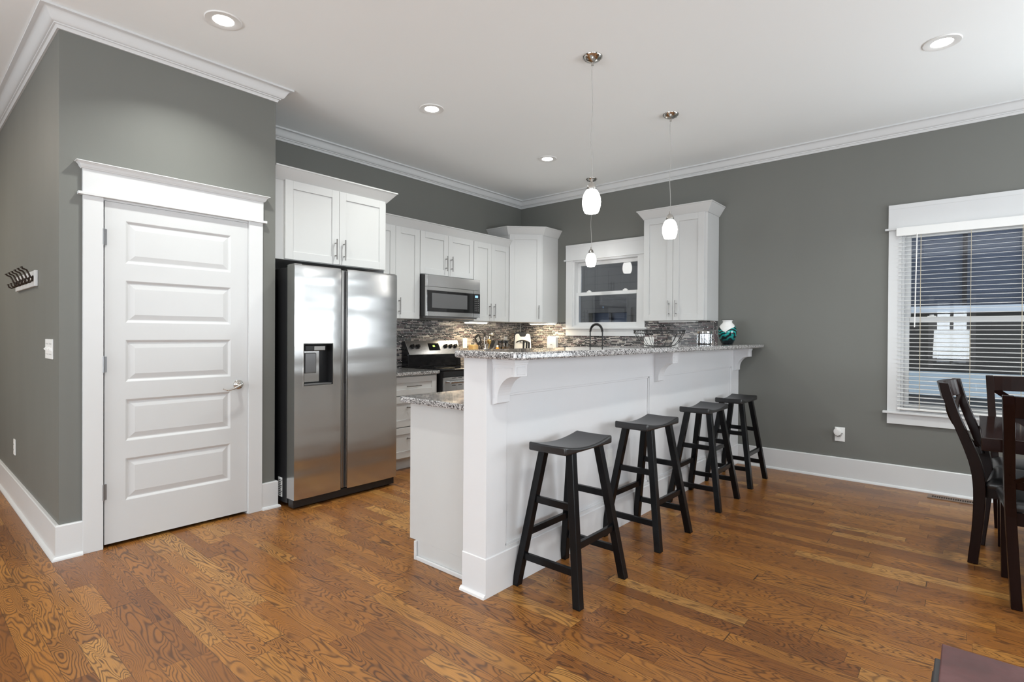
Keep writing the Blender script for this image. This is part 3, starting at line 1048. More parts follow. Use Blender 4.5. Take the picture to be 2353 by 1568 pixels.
def fridge_door(y0, y1, hole=None):
    """front skin bows gently outwards; sides dark"""
    m = MB()
    n = 10
    def fx(y):
        t = (y-y0)/(y1-y0)*2-1
        return -0.006*abs(t)**4
    ys = [y0+(y1-y0)*i/n for i in range(n+1)]
    if hole:
        ys = sorted(set(ys+[hole[0], hole[1]]))
    zsl = [FZ0, FZ1-0.03, FZ1-0.008, FZ1]
    if hole:
        zsl = sorted(zsl+[hole[2], hole[3]])
    def zx(z):
        return -0.010 if z > FZ1-0.004 else (-0.002 if z > FZ1-0.02 else 0)
    vs = []
    for z in zsl:
        for y in ys:
            vs.append((fx(y)+zx(z), y, z))
    k = len(ys)
    fs = []
    for i in range(len(zsl)-1):
        for j in range(k-1):
            if hole and ys[j] >= hole[0]-1e-6 and ys[j+1] <= hole[1]+1e-6 and zsl[i] >= hole[2]-1e-6 and zsl[i+1] <= hole[3]+1e-6:
                continue
            fs.append((i*k+j, i*k+j+1, (i+1)*k+j+1, (i+1)*k+j))
    # sides, top, bottom as one closed rim reaching back 0.1
    base = len(vs)
    bk = [(-0.110, y, z) for z in (FZ0, FZ1) for y in (y0, y1)]
    vs += bk
    L0 = [i*k for i in range(len(zsl))]
    L1 = [i*k+k-1 for i in range(len(zsl))]
    fs.append(tuple(L0)+(base+2, base))
    fs.append(tuple(reversed(L1))+(base+1, base+3))
    fs.append(tuple(range(k-1, -1, -1))+(base, base+1))
    tp = [(len(zsl)-1)*k+j for j in range(k)]
    fs.append(tuple(tp)+(base+3, base+2))
    fs.append((base, base+2, base+3, base+1))
    m.add(vs, fs)
    return m
ds = 2.243-FY0
d2 = 2.300-FY0
hole = (1.941-FY0, 2.172-FY0, 0.882, 1.186)
ld = fridge_door(0, ds, hole).build('door', 'steel', fr, smooth=30)
rd = fridge_door(d2, FW).build('door', 'steel', fr, smooth=30)
# recessed grip channel between the doors
c = MB().box(-0.110, -0.030, ds+0.001, d2-0.001, FZ0+0.005, FZ1-0.01)
c.build('centre_channel', 'steeldark', fr)
c = MB().box(-0.030, -0.004, ds+0.003, ds+0.024, FZ0+0.01, FZ1-0.012)
c.box(-0.030, -0.006, d2-0.012, d2-0.003, FZ0+0.01, FZ1-0.012)
c.build('grip_rail', 'nickel', fr, bevel=0.003)
MB().box(-0.029, -0.008, ds+0.024, d2-0.012, 0.882, 1.451).build('handle', 'black', fr, bevel=0.002)
# dispenser
h0, h1, hz0, hz1 = hole
dp = MB()
dp.box(-0.090, -0.086, h0, h1, hz0, hz1)
dp.box(-0.090, -0.001, h1-0.004, h1, hz0, hz1)
dp.box(-0.090, -0.001, h0, h0+0.004, hz0, hz1)
dp.box(-0.090, -0.001, h0, h1, hz1-0.004, hz1)
dpo = dp.build('dispenser', 'black', fr)
MB().box(-0.086, -0.060, h0+0.004, h1-0.075, hz0+0.02, hz1-0.03).build('back_plate', 'steel', dpo, bevel=0.004)
MB().box(-0.060, -0.046, h0+0.035, h0+0.125, hz0+0.085, hz0+0.235).build('paddle', 'steeldark', dpo, bevel=0.008, seg=3)
m = MB().box(-0.085, -0.018, h0+0.02, h1-0.045, hz1-0.055, hz1-0.012)
m.build('nozzle_housing', 'black', dpo, bevel=0.008, seg=3)
MB().box(-0.018, -0.014, h0+0.09, h1-0.055, hz1-0.050, hz1-0.018).build('badge_plate', 'nickel', dpo, bevel=0.002)
MB().box(-0.086, -0.006, h0+0.005, h1-0.005, hz0+0.001, hz0+0.012).build('drip_tray', 'steeldark', dpo, bevel=0.002)
m = MB()
w = 0.004
m.box(-0.003, 0.0015, h0-w, h0, hz0-w, hz1+w)
m.box(-0.003, 0.0015, h1, h1+w, hz0-w, hz1+w)
m.box(-0.003, 0.0015, h0, h1, hz0-w, hz0)
m.box(-0.003, 0.0015, h0, h1, hz1, hz1+w)
m.build('trim_frame', 'chrome', dpo)
# rating sticker on the side
st = MB().box(-0.245, -0.185, 0.0025, 0.0038, 0.195-0.13, 0.205)
sto = st.build('sticker', 'plastic', fr)
m = MB()
for i in range(9):
    z = 0.075+i*0.0135
    m.box(-0.238, -0.205+0.01*((i*7) % 3), 0.0018, 0.0026, z, z+0.005)
m.build('print', 'slot', sto)

# ------------------------------------------------------------------ range
rg = thing('range', 'stainless steel electric range with black glass cooktop', 'range', (XL, 3.528, 0), 0)
RW = 0.757
MB().box(0.02, 0.645, 0, RW, 0.02, 0.896).build('body', 'black', rg, bevel=0.003)
MB().box(0.018, 0.670, -0.004, RW+0.004, 0.896, 0.914).build('cooktop', 'gloss', rg, bevel=0.005)
for (x, y, r) in ((0.20, 0.19, 0.075), (0.20, 0.57, 0.10), (0.48, 0.19, 0.10), (0.48, 0.57, 0.075)):
    MB().lathe([(r, 0.9143), (r-0.003, 0.9147), (r-0.006, 0.9143)], x, y, 32).build('burner_ring', 'nickel', rg)
# backguard: black riser and sloping steel control panel
side = [(0.018, 0.914), (0.125, 0.914), (0.118, 1.045), (0.060, 1.185), (0.018, 1.185)]
MB().prism(side, 0.0, RW, lambda p, q, t: (p, t, q)).build('backguard', 'gloss', rg, bevel=0.003)
sl = Vector((0.060-0.128, 0, 1.190-1.045)).normalized()
nrm = Vector((sl.z, 0, -sl.x))
def onpan(s, y, d):
    """point on the sloping panel: s metres up from its lower edge, d out"""
    return Vector((0.128, 0, 1.040))+sl*s+nrm*d+Vector((0, y, 0))
m = MB()
PH = 0.162
m.hexa([onpan(0, 0.012, -0.006), onpan(0, RW-0.006, -0.006), onpan(0, RW-0.006, 0.003), onpan(0, 0.012, 0.003)],
       [onpan(PH, 0.004, -0.006), onpan(PH, RW-0.002, -0.006), onpan(PH, RW-0.002, 0.003), onpan(PH, 0.004, 0.003)])
cpn = m.build('control_panel', 'steel', rg, bevel=0.002)
for yy in (0.075, 0.150, 0.548, 0.622, 0.694):
    k = MB()
    a, b_, c_ = onpan(0.092, yy, 0.003), onpan(0.092, yy, 0.010), onpan(0.092, yy, 0.030)
    k.cyl(a, b_, 0.026, n=20)
    k.cyl(b_, c_, 0.021, 0.018, n=20)
    e0 = onpan(0.074, yy, 0.034)
    e1 = onpan(0.110, yy, 0.034)
    k.tube([e0, e1], 0.006, 6)
    k.build('knob', 'black', cpn, smooth=40)
m = MB()
m.hexa([onpan(0.045, 0.300, 0.002), onpan(0.045, 0.455, 0.002), onpan(0.045, 0.455, 0.005), onpan(0.045, 0.300, 0.005)],
       [onpan(0.130, 0.300, 0.002), onpan(0.130, 0.455, 0.002), onpan(0.130, 0.455, 0.005), onpan(0.130, 0.300, 0.005)])
dsp = m.build('display', 'gloss', cpn)
fc = D.curves.new('display_digits', 'FONT')
fc.body = '00'
fc.size = 0.030
fc.align_x = 'CENTER'
fc.extrude = 0.0004
fc.materials.append(M['digits'])
tmp = D.objects.new('digits_curve', fc)
dm_ = D.meshes.new_from_object(tmp)
D.objects.remove(tmp)
fo = D.objects.new('display_digits', dm_)
C.objects.link(fo)
fo.parent = dsp
fo.matrix_local = Matrix.Translation(onpan(0.085, 0.375, 0.0056)) @ Matrix(((0, sl.x, nrm.x), (1, sl.y, nrm.y), (0, sl.z, nrm.z))).to_4x4()
# oven front
m = MB().box(0.645, 0.668, 0.0, RW, 0.842, 0.894)
m.build('front_trim', 'black', rg, bevel=0.002)
m = MB()
m.box(0.645, 0.680, 0.004, 0.16, 0.25, 0.836)
m.box(0.645, 0.680, RW-0.16, RW-0.004, 0.25, 0.836)
m.box(0.645, 0.680, 0.16, RW-0.16, 0.25, 0.33)
m.box(0.645, 0.680, 0.16, RW-0.16, 0.70, 0.836)
od = m.build('oven_door', 'steel', rg, bevel=0.003)
MB().box(0.650, 0.676, 0.158, RW-0.158, 0.328, 0.702).build('oven_window', 'gloss', od)
for k in range(7):
    for z in (0.824, 0.752):
        MB().box(0.679, 0.6812, 0.10+k*0.085, 0.15+k*0.085, z, z+0.005).build('vent_slot', 'slot', od)
m = MB()
m.cyl((0.725, 0.04, 0.792), (0.725, RW-0.04, 0.792), 0.014, n=14)
for yy in (0.06, RW-0.06):
    m.cyl((0.679, yy, 0.792), (0.725, yy, 0.792), 0.010, n=10)
m.build('handle', 'steel', od, smooth=40)
MB().box(0.645, 0.678, 0.004, RW-0.004, 0.06, 0.242).build('drawer', 'steel', rg, bevel=0.003)

# ------------------------------------------------------------------ microwave
mw = thing('microwave', 'over-the-range microwave with stainless strips and black glass door', 'microwave', (XL, 3.512, 1.442), 0)
MW, MH = 0.764, 0.418
MB().box(0.002, 0.400, 0, MW, 0.0, MH).build('body', 'black', mw, bevel=0.002)
m = MB().box(0.400, 0.432, 0.002, MW-0.002, 0.300, MH-0.002)
m.build('vent_strip', 'steel', mw, bevel=0.002)
m = MB().box(0.400, 0.432, 0.002, MW-0.105, 0.262, 0.298)
m.box(0.400, 0.432, 0.002, MW-0.105, 0.002, 0.046)
m.box(0.400, 0.430, 0.002, MW-0.105, 0.046, 0.262)
md = m.build('door', 'steel', mw, bevel=0.0015)
MB().box(0.429, 0.4345, 0.004, MW-0.110, 0.048, 0.260).build('door_glass', 'gloss', md)
MB().box(0.4340, 0.4352, 0.065, MW-0.200, 0.085, 0.235).build('window_mesh', 'steeldark', md)
m = MB().box(0.400, 0.433, MW-0.102, MW-0.002, 0.046, 0.262)
mp = m.build('control_panel', 'gloss', mw)
for z0_, z1_ in ((0.262, 0.298), (0.002, 0.046)):
    MB().box(0.400, 0.432, MW-0.102, MW-0.002, z0_, z1_).build('corner_strip', 'steel', mw)
MB().box(0.433, 0.4345, MW-0.080, MW-0.035, 0.218, 0.244).build('display', 'bluelcd', mp)
m = MB()
for r in range(7):
    for c_ in range(3):
        m.box(0.433, 0.4340, MW-0.084+c_*0.026, MW-0.074+c_*0.026, 0.196-r*0.020, 0.199-r*0.020)
m.build('buttons', 'plastic', mp)
MB().box(0.02, 0.40, 0.02, MW-0.02, -0.016, 0.0).build('under_vent', 'steeldark', mw)

# ------------------------------------------------------------------ sink and faucet
sk = thing('sink', 'white kitchen sink set in the worktop under the window', 'sink', (-3.30, 5.13, 0.907))
m = MB().box(-0.38, 0.38, -0.22, 0.22, 0.0005, 0.006)
m.build('rim', 'plastic', sk, bevel=0.002)
MB().box(-0.35, 0.35, -0.19, 0.19, 0.006, 0.0072).build('basin', 'steeldark', sk)
fa = thing('faucet', 'matt black spring pull-down faucet standing at the sink', 'faucet', (-3.223, 5.37, 0.907))
m = MB()
m.lathe([(0.028, 0.0005), (0.028, 0.02), (0.018, 0.03), (0.017, 0.23), (0.012, 0.24), (0.0, 0.24)], 0, 0, 20)
m.cyl((0.01, 0, 0.06), (0.07, -0.01, 0.09), 0.008, n=10)
m.build('column', 'wire', fa, smooth=40)
arc = [(0, 0, 0.235)]
for i in range(17):
    g = PI*i/16
    arc.append((-0.0825+0.0825*math.cos(g), 0, 0.388+0.092*math.sin(g)))
arc.append((-0.165, 0, 0.24))
MB().tube(arc, 0.0075, 10).build('hose', 'wire', fa, smooth=60)
# spring coil around the hose
dense = []
NC = 460
tot = len(arc)-1
def arcp(t):
    i = min(int(t*tot), tot-1)
    f = t*tot-i
    a, b_ = Vector(arc[i]), Vector(arc[i+1])
    return a.lerp(b_, f), (b_-a).normalized()
for i in range(NC+1):
    t = 0.06+0.88*i/NC
    p, d = arcp(t)
    nx = Vector((0, 1, 0))
    ny = d.cross(nx).normalized()
    g = 2*PI*i/NC*34
    dense.append(p+0.0135*(math.cos(g)*nx+math.sin(g)*ny))
MB().tube(dense, 0.0022, 5).build('spring', 'wire', fa, smooth=60)
m = MB()
m.cyl((-0.165, 0, 0.25), (-0.165, 0, 0.13), 0.012, 0.018, n=14)
m.build('spray_head', 'wire', fa, smooth=40)
m = MB()
m.cyl((0, 0, 0.228), (-0.165, 0, 0.222), 0.006, n=8)
m.lathe([(0.016, 0.214), (0.020, 0.216), (0.020, 0.230), (0.016, 0.232)], -0.165, 0, 16)
m.build('holder_arm', 'wire', fa, smooth=40)

# ------------------------------------------------------------------ under-cabinet lights
for (x, y, sx, sy, lb) in ((-4.33, 4.42, 0.075, 0.30, 'lit under-cabinet lamp beneath the cabinet beside the microwave'),
                       (-4.06, 5.33, 0.34, 0.08, 'lit under-cabinet lamp beneath the diagonal corner cabinet')):
    t = thing('undercabinet_light', lb, 'light', (x, y, 1.41), 0, 'under-cabinet lights')
    MB().box(-sx/2-0.012, sx/2+0.012, -sy/2-0.012, sy/2+0.012, -0.014, -0.0005).build('housing', 'plastic', t, bevel=0.003)
    MB().box(-sx/2, sx/2, -sy/2, sy/2, -0.024, -0.0142).build('diffuser', 'warmled', t, bevel=0.004)
    area('undercabinet_lamp', (0, 0, -0.030), (0, 0, 0), sx, sy, 3.2, (1.0, 0.80, 0.52), parent=t)
t = thing('undercabinet_light', 'slim under-cabinet lamp beneath the cabinet above the teal vase', 'light', (-2.30, 5.33, 1.41), 0, 'under-cabinet lights')
MB().box(-0.20, 0.20, -0.035, 0.035, -0.014, -0.0005).build('housing', 'plastic', t, bevel=0.003)

# ------------------------------------------------------------------ ceiling lights
CL = [(-3.206, 1.234, 'recessed ceiling light above the floor in front of the pantry door'),
      (-3.209, 2.770, 'recessed ceiling light above the refrigerator aisle'),
      (-3.225, 4.296, 'small recessed ceiling light deep in the kitchen, nearest the range corner'),
      (-0.143, 4.095, 'recessed ceiling light over the dining side, apart from the kitchen row')]
OFF = [(-0.143, 1.2), (2.2, 4.095), (2.2, 1.2), (-3.2, -1.5), (-0.1, -1.5)]  # added downlights out of view, lamps only without fixtures
proto = None
for i, (x, y, lb) in enumerate(CL):
    if proto is None:
        t = thing('ceiling_light', lb, 'ceiling light', (x, y, CEIL), 0, 'recessed ceiling lights')
        MB().lathe([(0.053, -0.0005), (0.053, -0.003), (0.060, -0.006), (0.092, -0.006), (0.096, -0.0005)], 0, 0, 40).build('trim_ring', 'plastic', t, smooth=30)
        MB().lathe([(0.0, -0.002), (0.053, -0.002), (0.053, -0.0045), (0.0, -0.0045)], 0, 0, 32).build('diffuser', 'led', t)
        proto = t
    else:
        t = copy_tree(proto)
        t.location = (x, y, CEIL)
        t['label'] = lb
    area('downlight', (x, y, CEIL-0.012), (0, 0, 0), 0.11, 0.11, 12.0, (0.97, 1.0, 0.95), 'DISK', math.radians(125))
for x, y in OFF:
    area('downlight', (x, y, CEIL-0.012), (0, 0, 0), 0.11, 0.11, 11, (0.97, 1.0, 0.94), 'DISK', math.radians(125))
area('hall_lamp', (-6.0, -1.0, CEIL-0.05), (0, 0, 0), 0.3, 0.3, 42, (1.0, 0.88, 0.72), 'DISK')

# ------------------------------------------------------------------ pendants
PD = [(-1.830, 2.905, 'pendant lamp over the bar end near the pantry, largest of the three in view'),
      (-1.826, 4.060, 'pendant lamp over the middle of the bar, in front of the wall cabinet'),
      (-3.258, 5.170, 'small pendant lamp hanging over the sink in front of the kitchen window')]
proto = None
for x, y, lb in PD:
    if proto is None:
        t = thing('pendant_lamp', lb, 'pendant lamp', (x, y, 2.032), 0, 'white glass pendant lamps')
        zc = CEIL-2.032
        MB().lathe([(0.064, zc-0.0005), (0.063, zc-0.006), (0.048, zc-0.020), (0.022, zc-0.032), (0.008, zc-0.036), (0.008, zc-0.055), (0.0, zc-0.056)], 0, 0, 32).build('canopy', 'chrome', t, smooth=40)
        m = MB()
        for g in (0.5, 0.5+PI):
            m.lathe([(0.0045, zc-0.026), (0.005, zc-0.018), (0.0, zc-0.0175)], 0.042*math.cos(g), 0.042*math.sin(g), 10)
        m.build('canopy_screw', 'nickel', t)
        pts = [(0.0035*math.sin(k*0.5), 0.003*math.cos(k*0.37), 0.205+(zc-0.055-0.205)*k/24) for k in range(25)]
        pts[0] = (0, 0, 0.205)
        pts[-1] = (0, 0, zc-0.055)
        MB().tube(pts, 0.0022, 6).build('cable', 'cable', t)
        MB().lathe([(0.0, 0.218), (0.006, 0.218), (0.007, 0.198), (0.018, 0.190), (0.028, 0.172), (0.032, 0.150), (0.030, 0.146), (0, 0.146)], 0, 0, 28).build('cap', 'chrome', t, smooth=40)
        pr = [(0.036, 0.001), (0.041, 0.002), (0.049, 0.018), (0.0565, 0.045), (0.0590, 0.070), (0.0565, 0.095), (0.049, 0.120), (0.038, 0.140), (0.028, 0.150)]
        inner = [(r-0.003, z+0.001) for r, z in reversed(pr)]
        MB().lathe(pr+inner+[pr[0]], 0, 0, 36).build('lamp_shade', 'shade', t, smooth=60)
        MB().lathe([(0.0, 0.030), (0.014, 0.036), (0.022, 0.060), (0.014, 0.105), (0.012, 0.145), (0, 0.146)], 0, 0, 16).build('bulb', 'led', t, smooth=60)
        proto = t
    else:
        t = copy_tree(proto)
        t.location = (x, y, 2.032)
        t['label'] = lb

# ------------------------------------------------------------------ stools
def leg_xy(z, sx, sy):
    return (sx*(0.185-0.150*z), sy*(0.210-0.125*z))
def make_stool(label):
    t = thing('bar_stool', label, 'stool', (0, 0, 0), 0, 'black saddle-seat bar stools')
    # seat
    m = MB()
    nx, ny = 6, 16
    hx, hy = 0.112, 0.214
    vs, fs = [], []
    for lay in (0, 1):
        for j in range(ny+1):
            for i in range(nx+1):
                x = -hx+2*hx*i/nx
                y = -hy+2*hy*j/ny
                ty = y/hy
                if lay:
                    z = 0.708+0.026*abs(ty)**1.9-0.003*(1-(x/hx)**2)
                else:
                    z = 0.690
                vs.append((x, y, z))
    R = nx+1
    K = (nx+1)*(ny+1)
    for j in range(ny):
        for i in range(nx):
            a = j*R+i
            fs.append((a, a+R, a+R+1, a+1))
            fs.append((K+a, K+a+1, K+a+R+1, K+a+R))
    for i in range(nx):
        fs.append((i, i+1, K+i+1, K+i))
        a = ny*R+i
        fs.append((a+1, a, K+a, K+a+1))
    for j in range(ny):
        a = j*R
        fs.append((a+R, a, K+a, K+a+R))
        a = j*R+nx
        fs.append((a, a+R, K+a+R, K+a))
    m.add(vs, fs)
    m.build('seat', 'stoolseat', t, bevel=0.011, seg=3, smooth=45)
    for sx in (-1, 1):
        for sy in (-1, 1):
            m = MB()
            b0, b1 = leg_xy(0.0, sx, sy), leg_xy(0.692, sx, sy)
            h = 0.0195
            m.hexa([(b0[0]-h, b0[1]-h, 0), (b0[0]+h, b0[1]-h, 0), (b0[0]+h, b0[1]+h, 0), (b0[0]-h, b0[1]+h, 0)],
                   [(b1[0]-h, b1[1]-h, 0.692), (b1[0]+h, b1[1]-h, 0.692), (b1[0]+h, b1[1]+h, 0.692), (b1[0]-h, b1[1]+h, 0.692)])
            m.build('leg', 'stoolpaint', t, bevel=0.0025)
    for sy in (-1, 1):
        for zc in (0.437, 0.150):
            x, y = leg_xy(zc, 1, sy)
            MB().box(-x+0.008, x-0.008, y-0.010, y+0.010, zc-0.017, zc+0.017).build('rung', 'stoolpaint', t, bevel=0.002)
    for sx in (-1, 1):
        x, y = leg_xy(0.265, sx, 1)
        MB().box(x-0.010, x+0.010, -y+0.008, y-0.008, 0.248, 0.282).build('rung', 'stoolpaint', t, bevel=0.002)
    return t
SL = ['black saddle-seat bar stool at the open end of the bar, first of the row',
      'black saddle-seat bar stool second along the bar from its open end',
      'black saddle-seat bar stool third along the bar, before the one by the grey wall',
      'black saddle-seat bar stool last in the row, standing close to the grey window wall']
SP = [(-1.543, 2.277, 0.0), (-1.548, 3.135, -0.02), (-1.542, 4.072, 0.015), (-1.551, 4.842, 0.0)]
s0 = make_stool(SL[0])
for i, (x, y, a) in enumerate(SP):
    s = s0 if i == 0 else copy_tree(s0)
    s.location = (x, y, 0)
    s.rotation_euler.z = a
    s['label'] = SL[i]

# ------------------------------------------------------------------ dining table and chairs
tb = thing('dining_table', 'dark espresso dining table with thick square-edged top beside the window', 'table', (0.046, 3.525, 0))
m = MB().box(0, 1.5, 0, 0.99, 0.700, 0.765)
m.build('tabletop', 'tabletop', tb, bevel=0.004)
MB().box(0.36, 1.44, 0.12, 0.87, 0.640, 0.700).build('apron', 'espresso', tb)
for (x, y) in ((0.42, 0.17), (1.40, 0.17), (0.42, 0.82), (1.40, 0.82)):
    h = MB().hexa([(x-0.022, y-0.022, 0), (x+0.022, y-0.022, 0), (x+0.022, y+0.022, 0), (x-0.022, y+0.022, 0)], [(x-0.034, y-0.034, 0.70), (x+0.034, y-0.034, 0.70), (x+0.034, y+0.034, 0.70), (x-0.034, y+0.034, 0.70)])
    h.build('leg', 'espresso', tb, bevel=0.003)

def post_curve():
    """side profile of a rear leg and back post: (back offset, z). chair faces +x, back at x=0"""
    return [(-0.012, 0.0), (0.004, 0.15), (0.015, 0.30), (0.018, 0.45), (0.002, 0.56), (-0.032, 0.66), (-0.070, 0.76), (-0.110, 0.88), (-0.142, 1.00)]
def back_x(z):
    c = post_curve()
    for (a, za), (b_, zb) in zip(c[:-1], c[1:]):
        if za <= z <= zb:
            return a+(b_-a)*(z-za)/(zb-za)
    return c[-1][0]
def make_chair(label):
    t = thing('dining_chair', label, 'chair', (0, 0, 0), 0, 'espresso dining chairs')
    hw = 0.195
    wd = 0.053
    c = []
    cur = post_curve()
    zz = [1.0*i/26 for i in range(27)]
    # smooth the centre line
    sm = []
    for z in zz:
        acc = [back_x(min(1.0, max(0, z+d))) for d in (-0.05, -0.025, 0, 0.025, 0.05)]
        sm.append(sum(acc)/5)
    for sy in (-1, 1):
        m = MB()
        fr_, bk_ = [], []
        for x, z in zip(sm, zz):
            wdt = wd*(0.85+0.20*math.exp(-((z-0.5)/0.22)**2)) if z < 0.99 else wd*0.8
            fr_.append((x+wdt/2, z))
            bk_.append((x-wdt/2, z))
        poly = fr_+bk_[::-1]
        # build as strips to stay clean
        n = len(fr_)
        vs, fs = [], []
        for e in (-0.020, 0.020):
            vs += [(p, sy*(hw+0.05*q)+e, q) for p, q in fr_]+[(p, sy*(hw+0.05*q)+e, q) for p, q in bk_]
        for i in range(n-1):
            fs.append((i, i+1, n+i+1, n+i))
            fs.append((2*n+i, 3*n+i, 3*n+i+1, 2*n+i+1))
            fs.append((i, 2*n+i, 2*n+i+1, i+1))
            fs.append((n+i, n+i+1, 3*n+i+1, 3*n+i))
        fs.append((0, n, 3*n, 2*n))
        fs.append((n-1, 3*n-1, 4*n-1, 2*n-1))
        m.add(vs, fs)
        m.build('rear_post', 'espresso', t, bevel=0.003)
        m = MB()
        h = 0.020
        m.hexa([(0.405-0.015, sy*hw-0.015, 0), (0.405+0.015, sy*hw-0.015, 0), (0.405+0.015, sy*hw+0.015, 0), (0.405-0.015, sy*hw+0.015, 0)],
               [(0.405-0.022, sy*hw-0.022, 0.43), (0.405+0.022, sy*hw-0.022, 0.43), (0.405+0.022, sy*hw+0.022, 0.43), (0.405-0.022, sy*hw+0.022, 0.43)])
        m.build('leg', 'espresso', t, bevel=0.002)
    m = MB()
    m.box(0.05, 0.42, -hw+0.004, -hw+0.024, 0.375, 0.435)
    m.box(0.05, 0.42, hw-0.024, hw-0.004, 0.375, 0.435)
    m.box(0.405, 0.425, -hw, hw, 0.375, 0.435)
    m.box(0.03, 0.05, -hw, hw, 0.375, 0.435)
    m.build('seat_frame', 'espresso', t)
    # cushion
    vs, fs = [], []
    N = 10
    m = MB()
    rows = []
    for lay, (ins, z) in enumerate(((0.0, 0.437), (-0.006, 0.452), (0.0, 0.470), (0.030, 0.485), (0.09, 0.490))):
        x0, x1, y0, y1 = 0.045+ins*0.6, 0.438-ins, -0.232+ins, 0.232-ins
        pl = rounded_poly([(x0, y0), (x1, y0), (x1, y1), (x0, y1)], [0.02, 0.06, 0.06, 0.02], 5)
        rows.append([(p, q, z) for p, q in pl])
    k = len(rows[0])
    for r in rows:
        vs += r
    for i in range(len(rows)-1):
        for j in range(k):
            fs.append((i*k+j, i*k+(j+1) % k, (i+1)*k+(j+1) % k, (i+1)*k+j))
    fs.append(tuple(range(k-1, -1, -1)))
    fs.append(tuple((len(rows)-1)*k+j for j in range(k)))
    m.add(vs, fs)
    m.build('seat', 'leather', t, smooth=60)
    # top rail, curved slab
    BOW = 0.046
    def rail_(z0, z1, th, nm):
        hw = 0.195+0.05*(z0+z1)/2
        m = MB()
        vs, fs = [], []
        n = 10
        for (dz, z) in ((0, z0), (1, z1)):
            bx = back_x(min(z, 0.985))
            for i in range(n+1):
                y = -hw+0.018+(2*hw-0.036)*i/n
                bow = -BOW*(1-(y/hw)**2)
                vs.append((bx+bow-th/2, y, z))
                vs.append((bx+bow+th/2, y, z))
        K = 2*(n+1)
        for i in range(n):
            a = 2*i
            fs.append((a, a+2, K+a+2, K+a))
            fs.append((a+1, K+a+1, K+a+3, a+3))
            fs.append((a, a+1, a+3, a+2))
            fs.append((K+a, K+a+2, K+a+3, K+a+1))
        fs.append((0, K, K+1, 1))
        fs.append((2*n, 2*n+1, K+2*n+1, K+2*n))
        m.add(vs, fs)
        m.build(nm, 'espresso', t, bevel=0.003)
    rail_(0.900, 0.998, 0.030, 'top_rail')
    rail_(0.555, 0.600, 0.024, 'lower_rail')
    # crossed splats
    for s in (-1, 1):
        m = MB()
        n = 8
        vs, fs = [], []
        for i in range(n+1):
            f = i/n
            z = 0.590+0.315*f
            y = s*(-hw+(2*hw+0.02)*f)
            bx = back_x(z)-BOW*(1-min(1, abs(y)/(hw+0.03))**2)+0.004*s
            w_ = 0.030
            for (dx, dy) in ((-0.009, -w_), (0.009, -w_), (0.009, w_), (-0.009, w_)):
                vs.append((bx+dx, y+dy, z))
        for i in range(n):
            for k in range(4):
                fs.append((i*4+k, i*4+(k+1) % 4, (i+1)*4+(k+1) % 4, (i+1)*4+k))
        fs += [(3, 2, 1, 0), (n*4, n*4+1, n*4+2, n*4+3)]
        m.add(vs, fs)
        m.build('cross_splat', 'espresso', t)
    return t
CHS = [((0.050, 4.142, 0), -0.09, 'dark cross-back dining chair turned side-on at the short end of the table'),
       ((0.368, 3.432, 0), PI/2+0.06, 'dark cross-back dining chair with its back to the viewer, pushed under the table'),
       ((0.348, 4.775, 0), -PI/2, 'dark cross-back dining chair on the window side of the table')]
c0 = make_chair(CHS[0][2])
for i, (p, a, lb) in enumerate(CHS):
    c_ = c0 if i == 0 else copy_tree(c0)
    c_.location = p
    c_.rotation_euler.z = a
    c_['label'] = lb

# ------------------------------------------------------------------ low maroon table in the corner of the view
lt = thing('side_table', 'low wooden table with a worn maroon top, close to the camera', 'table', (-0.050, 0.90, 0))
MB().box(0, 0.75, 0, 0.915, 0.425, 0.450).build('tabletop', 'maroon', lt, bevel=0.003)
m = MB().box(-0.012, 0.02, 0.0, 0.845, 0.400, 0.440)
m.build('side_rail', 'railgrey', lt, bevel=0.003)
MB().box(0.02, 0.73, 0.02, 0.89, 0.30, 0.425).build('apron', 'espresso', lt)
MB().box(-0.0145, -0.0115, 0.72, 0.79, 0.412, 0.430).build('finger_slot', 'slot', lt)
for (x, y) in ((0.05, 0.05), (0.70, 0.05), (0.05, 0.86), (0.70, 0.86)):
    MB().box(x-0.03, x+0.03, y-0.03, y+0.03, 0, 0.30).build('leg', 'espresso', lt)

# ------------------------------------------------------------------ things on the bar
v = thing('vase', 'round teal and white swirled glass vase on the far end of the bar', 'vase', (-1.752, 5.192, 1.1822))
pr = [(0.042, 0), (0.050, 0.003), (0.066, 0.035), (0.079, 0.080), (0.083, 0.120), (0.078, 0.155), (0.062, 0.182), (0.044, 0.200), (0.041, 0.212), (0.046, 0.224), (0.054, 0.230)]
inn = [(r-0.004, z+0.001 if z > 0.01 else z+0.006) for r, z in reversed(pr)]
MB().lathe(pr+inn[:-2]+[(0.0, 0.012)], 0, 0, 40).build('body', 'vase', v, smooth=60)
MB().lathe([(0.054, 0.229), (0.056, 0.2305), (0.054, 0.233), (0.049, 0.2325), (0.049, 0.229)], 0, 0, 40).build('rim', 'slot', v, smooth=60)

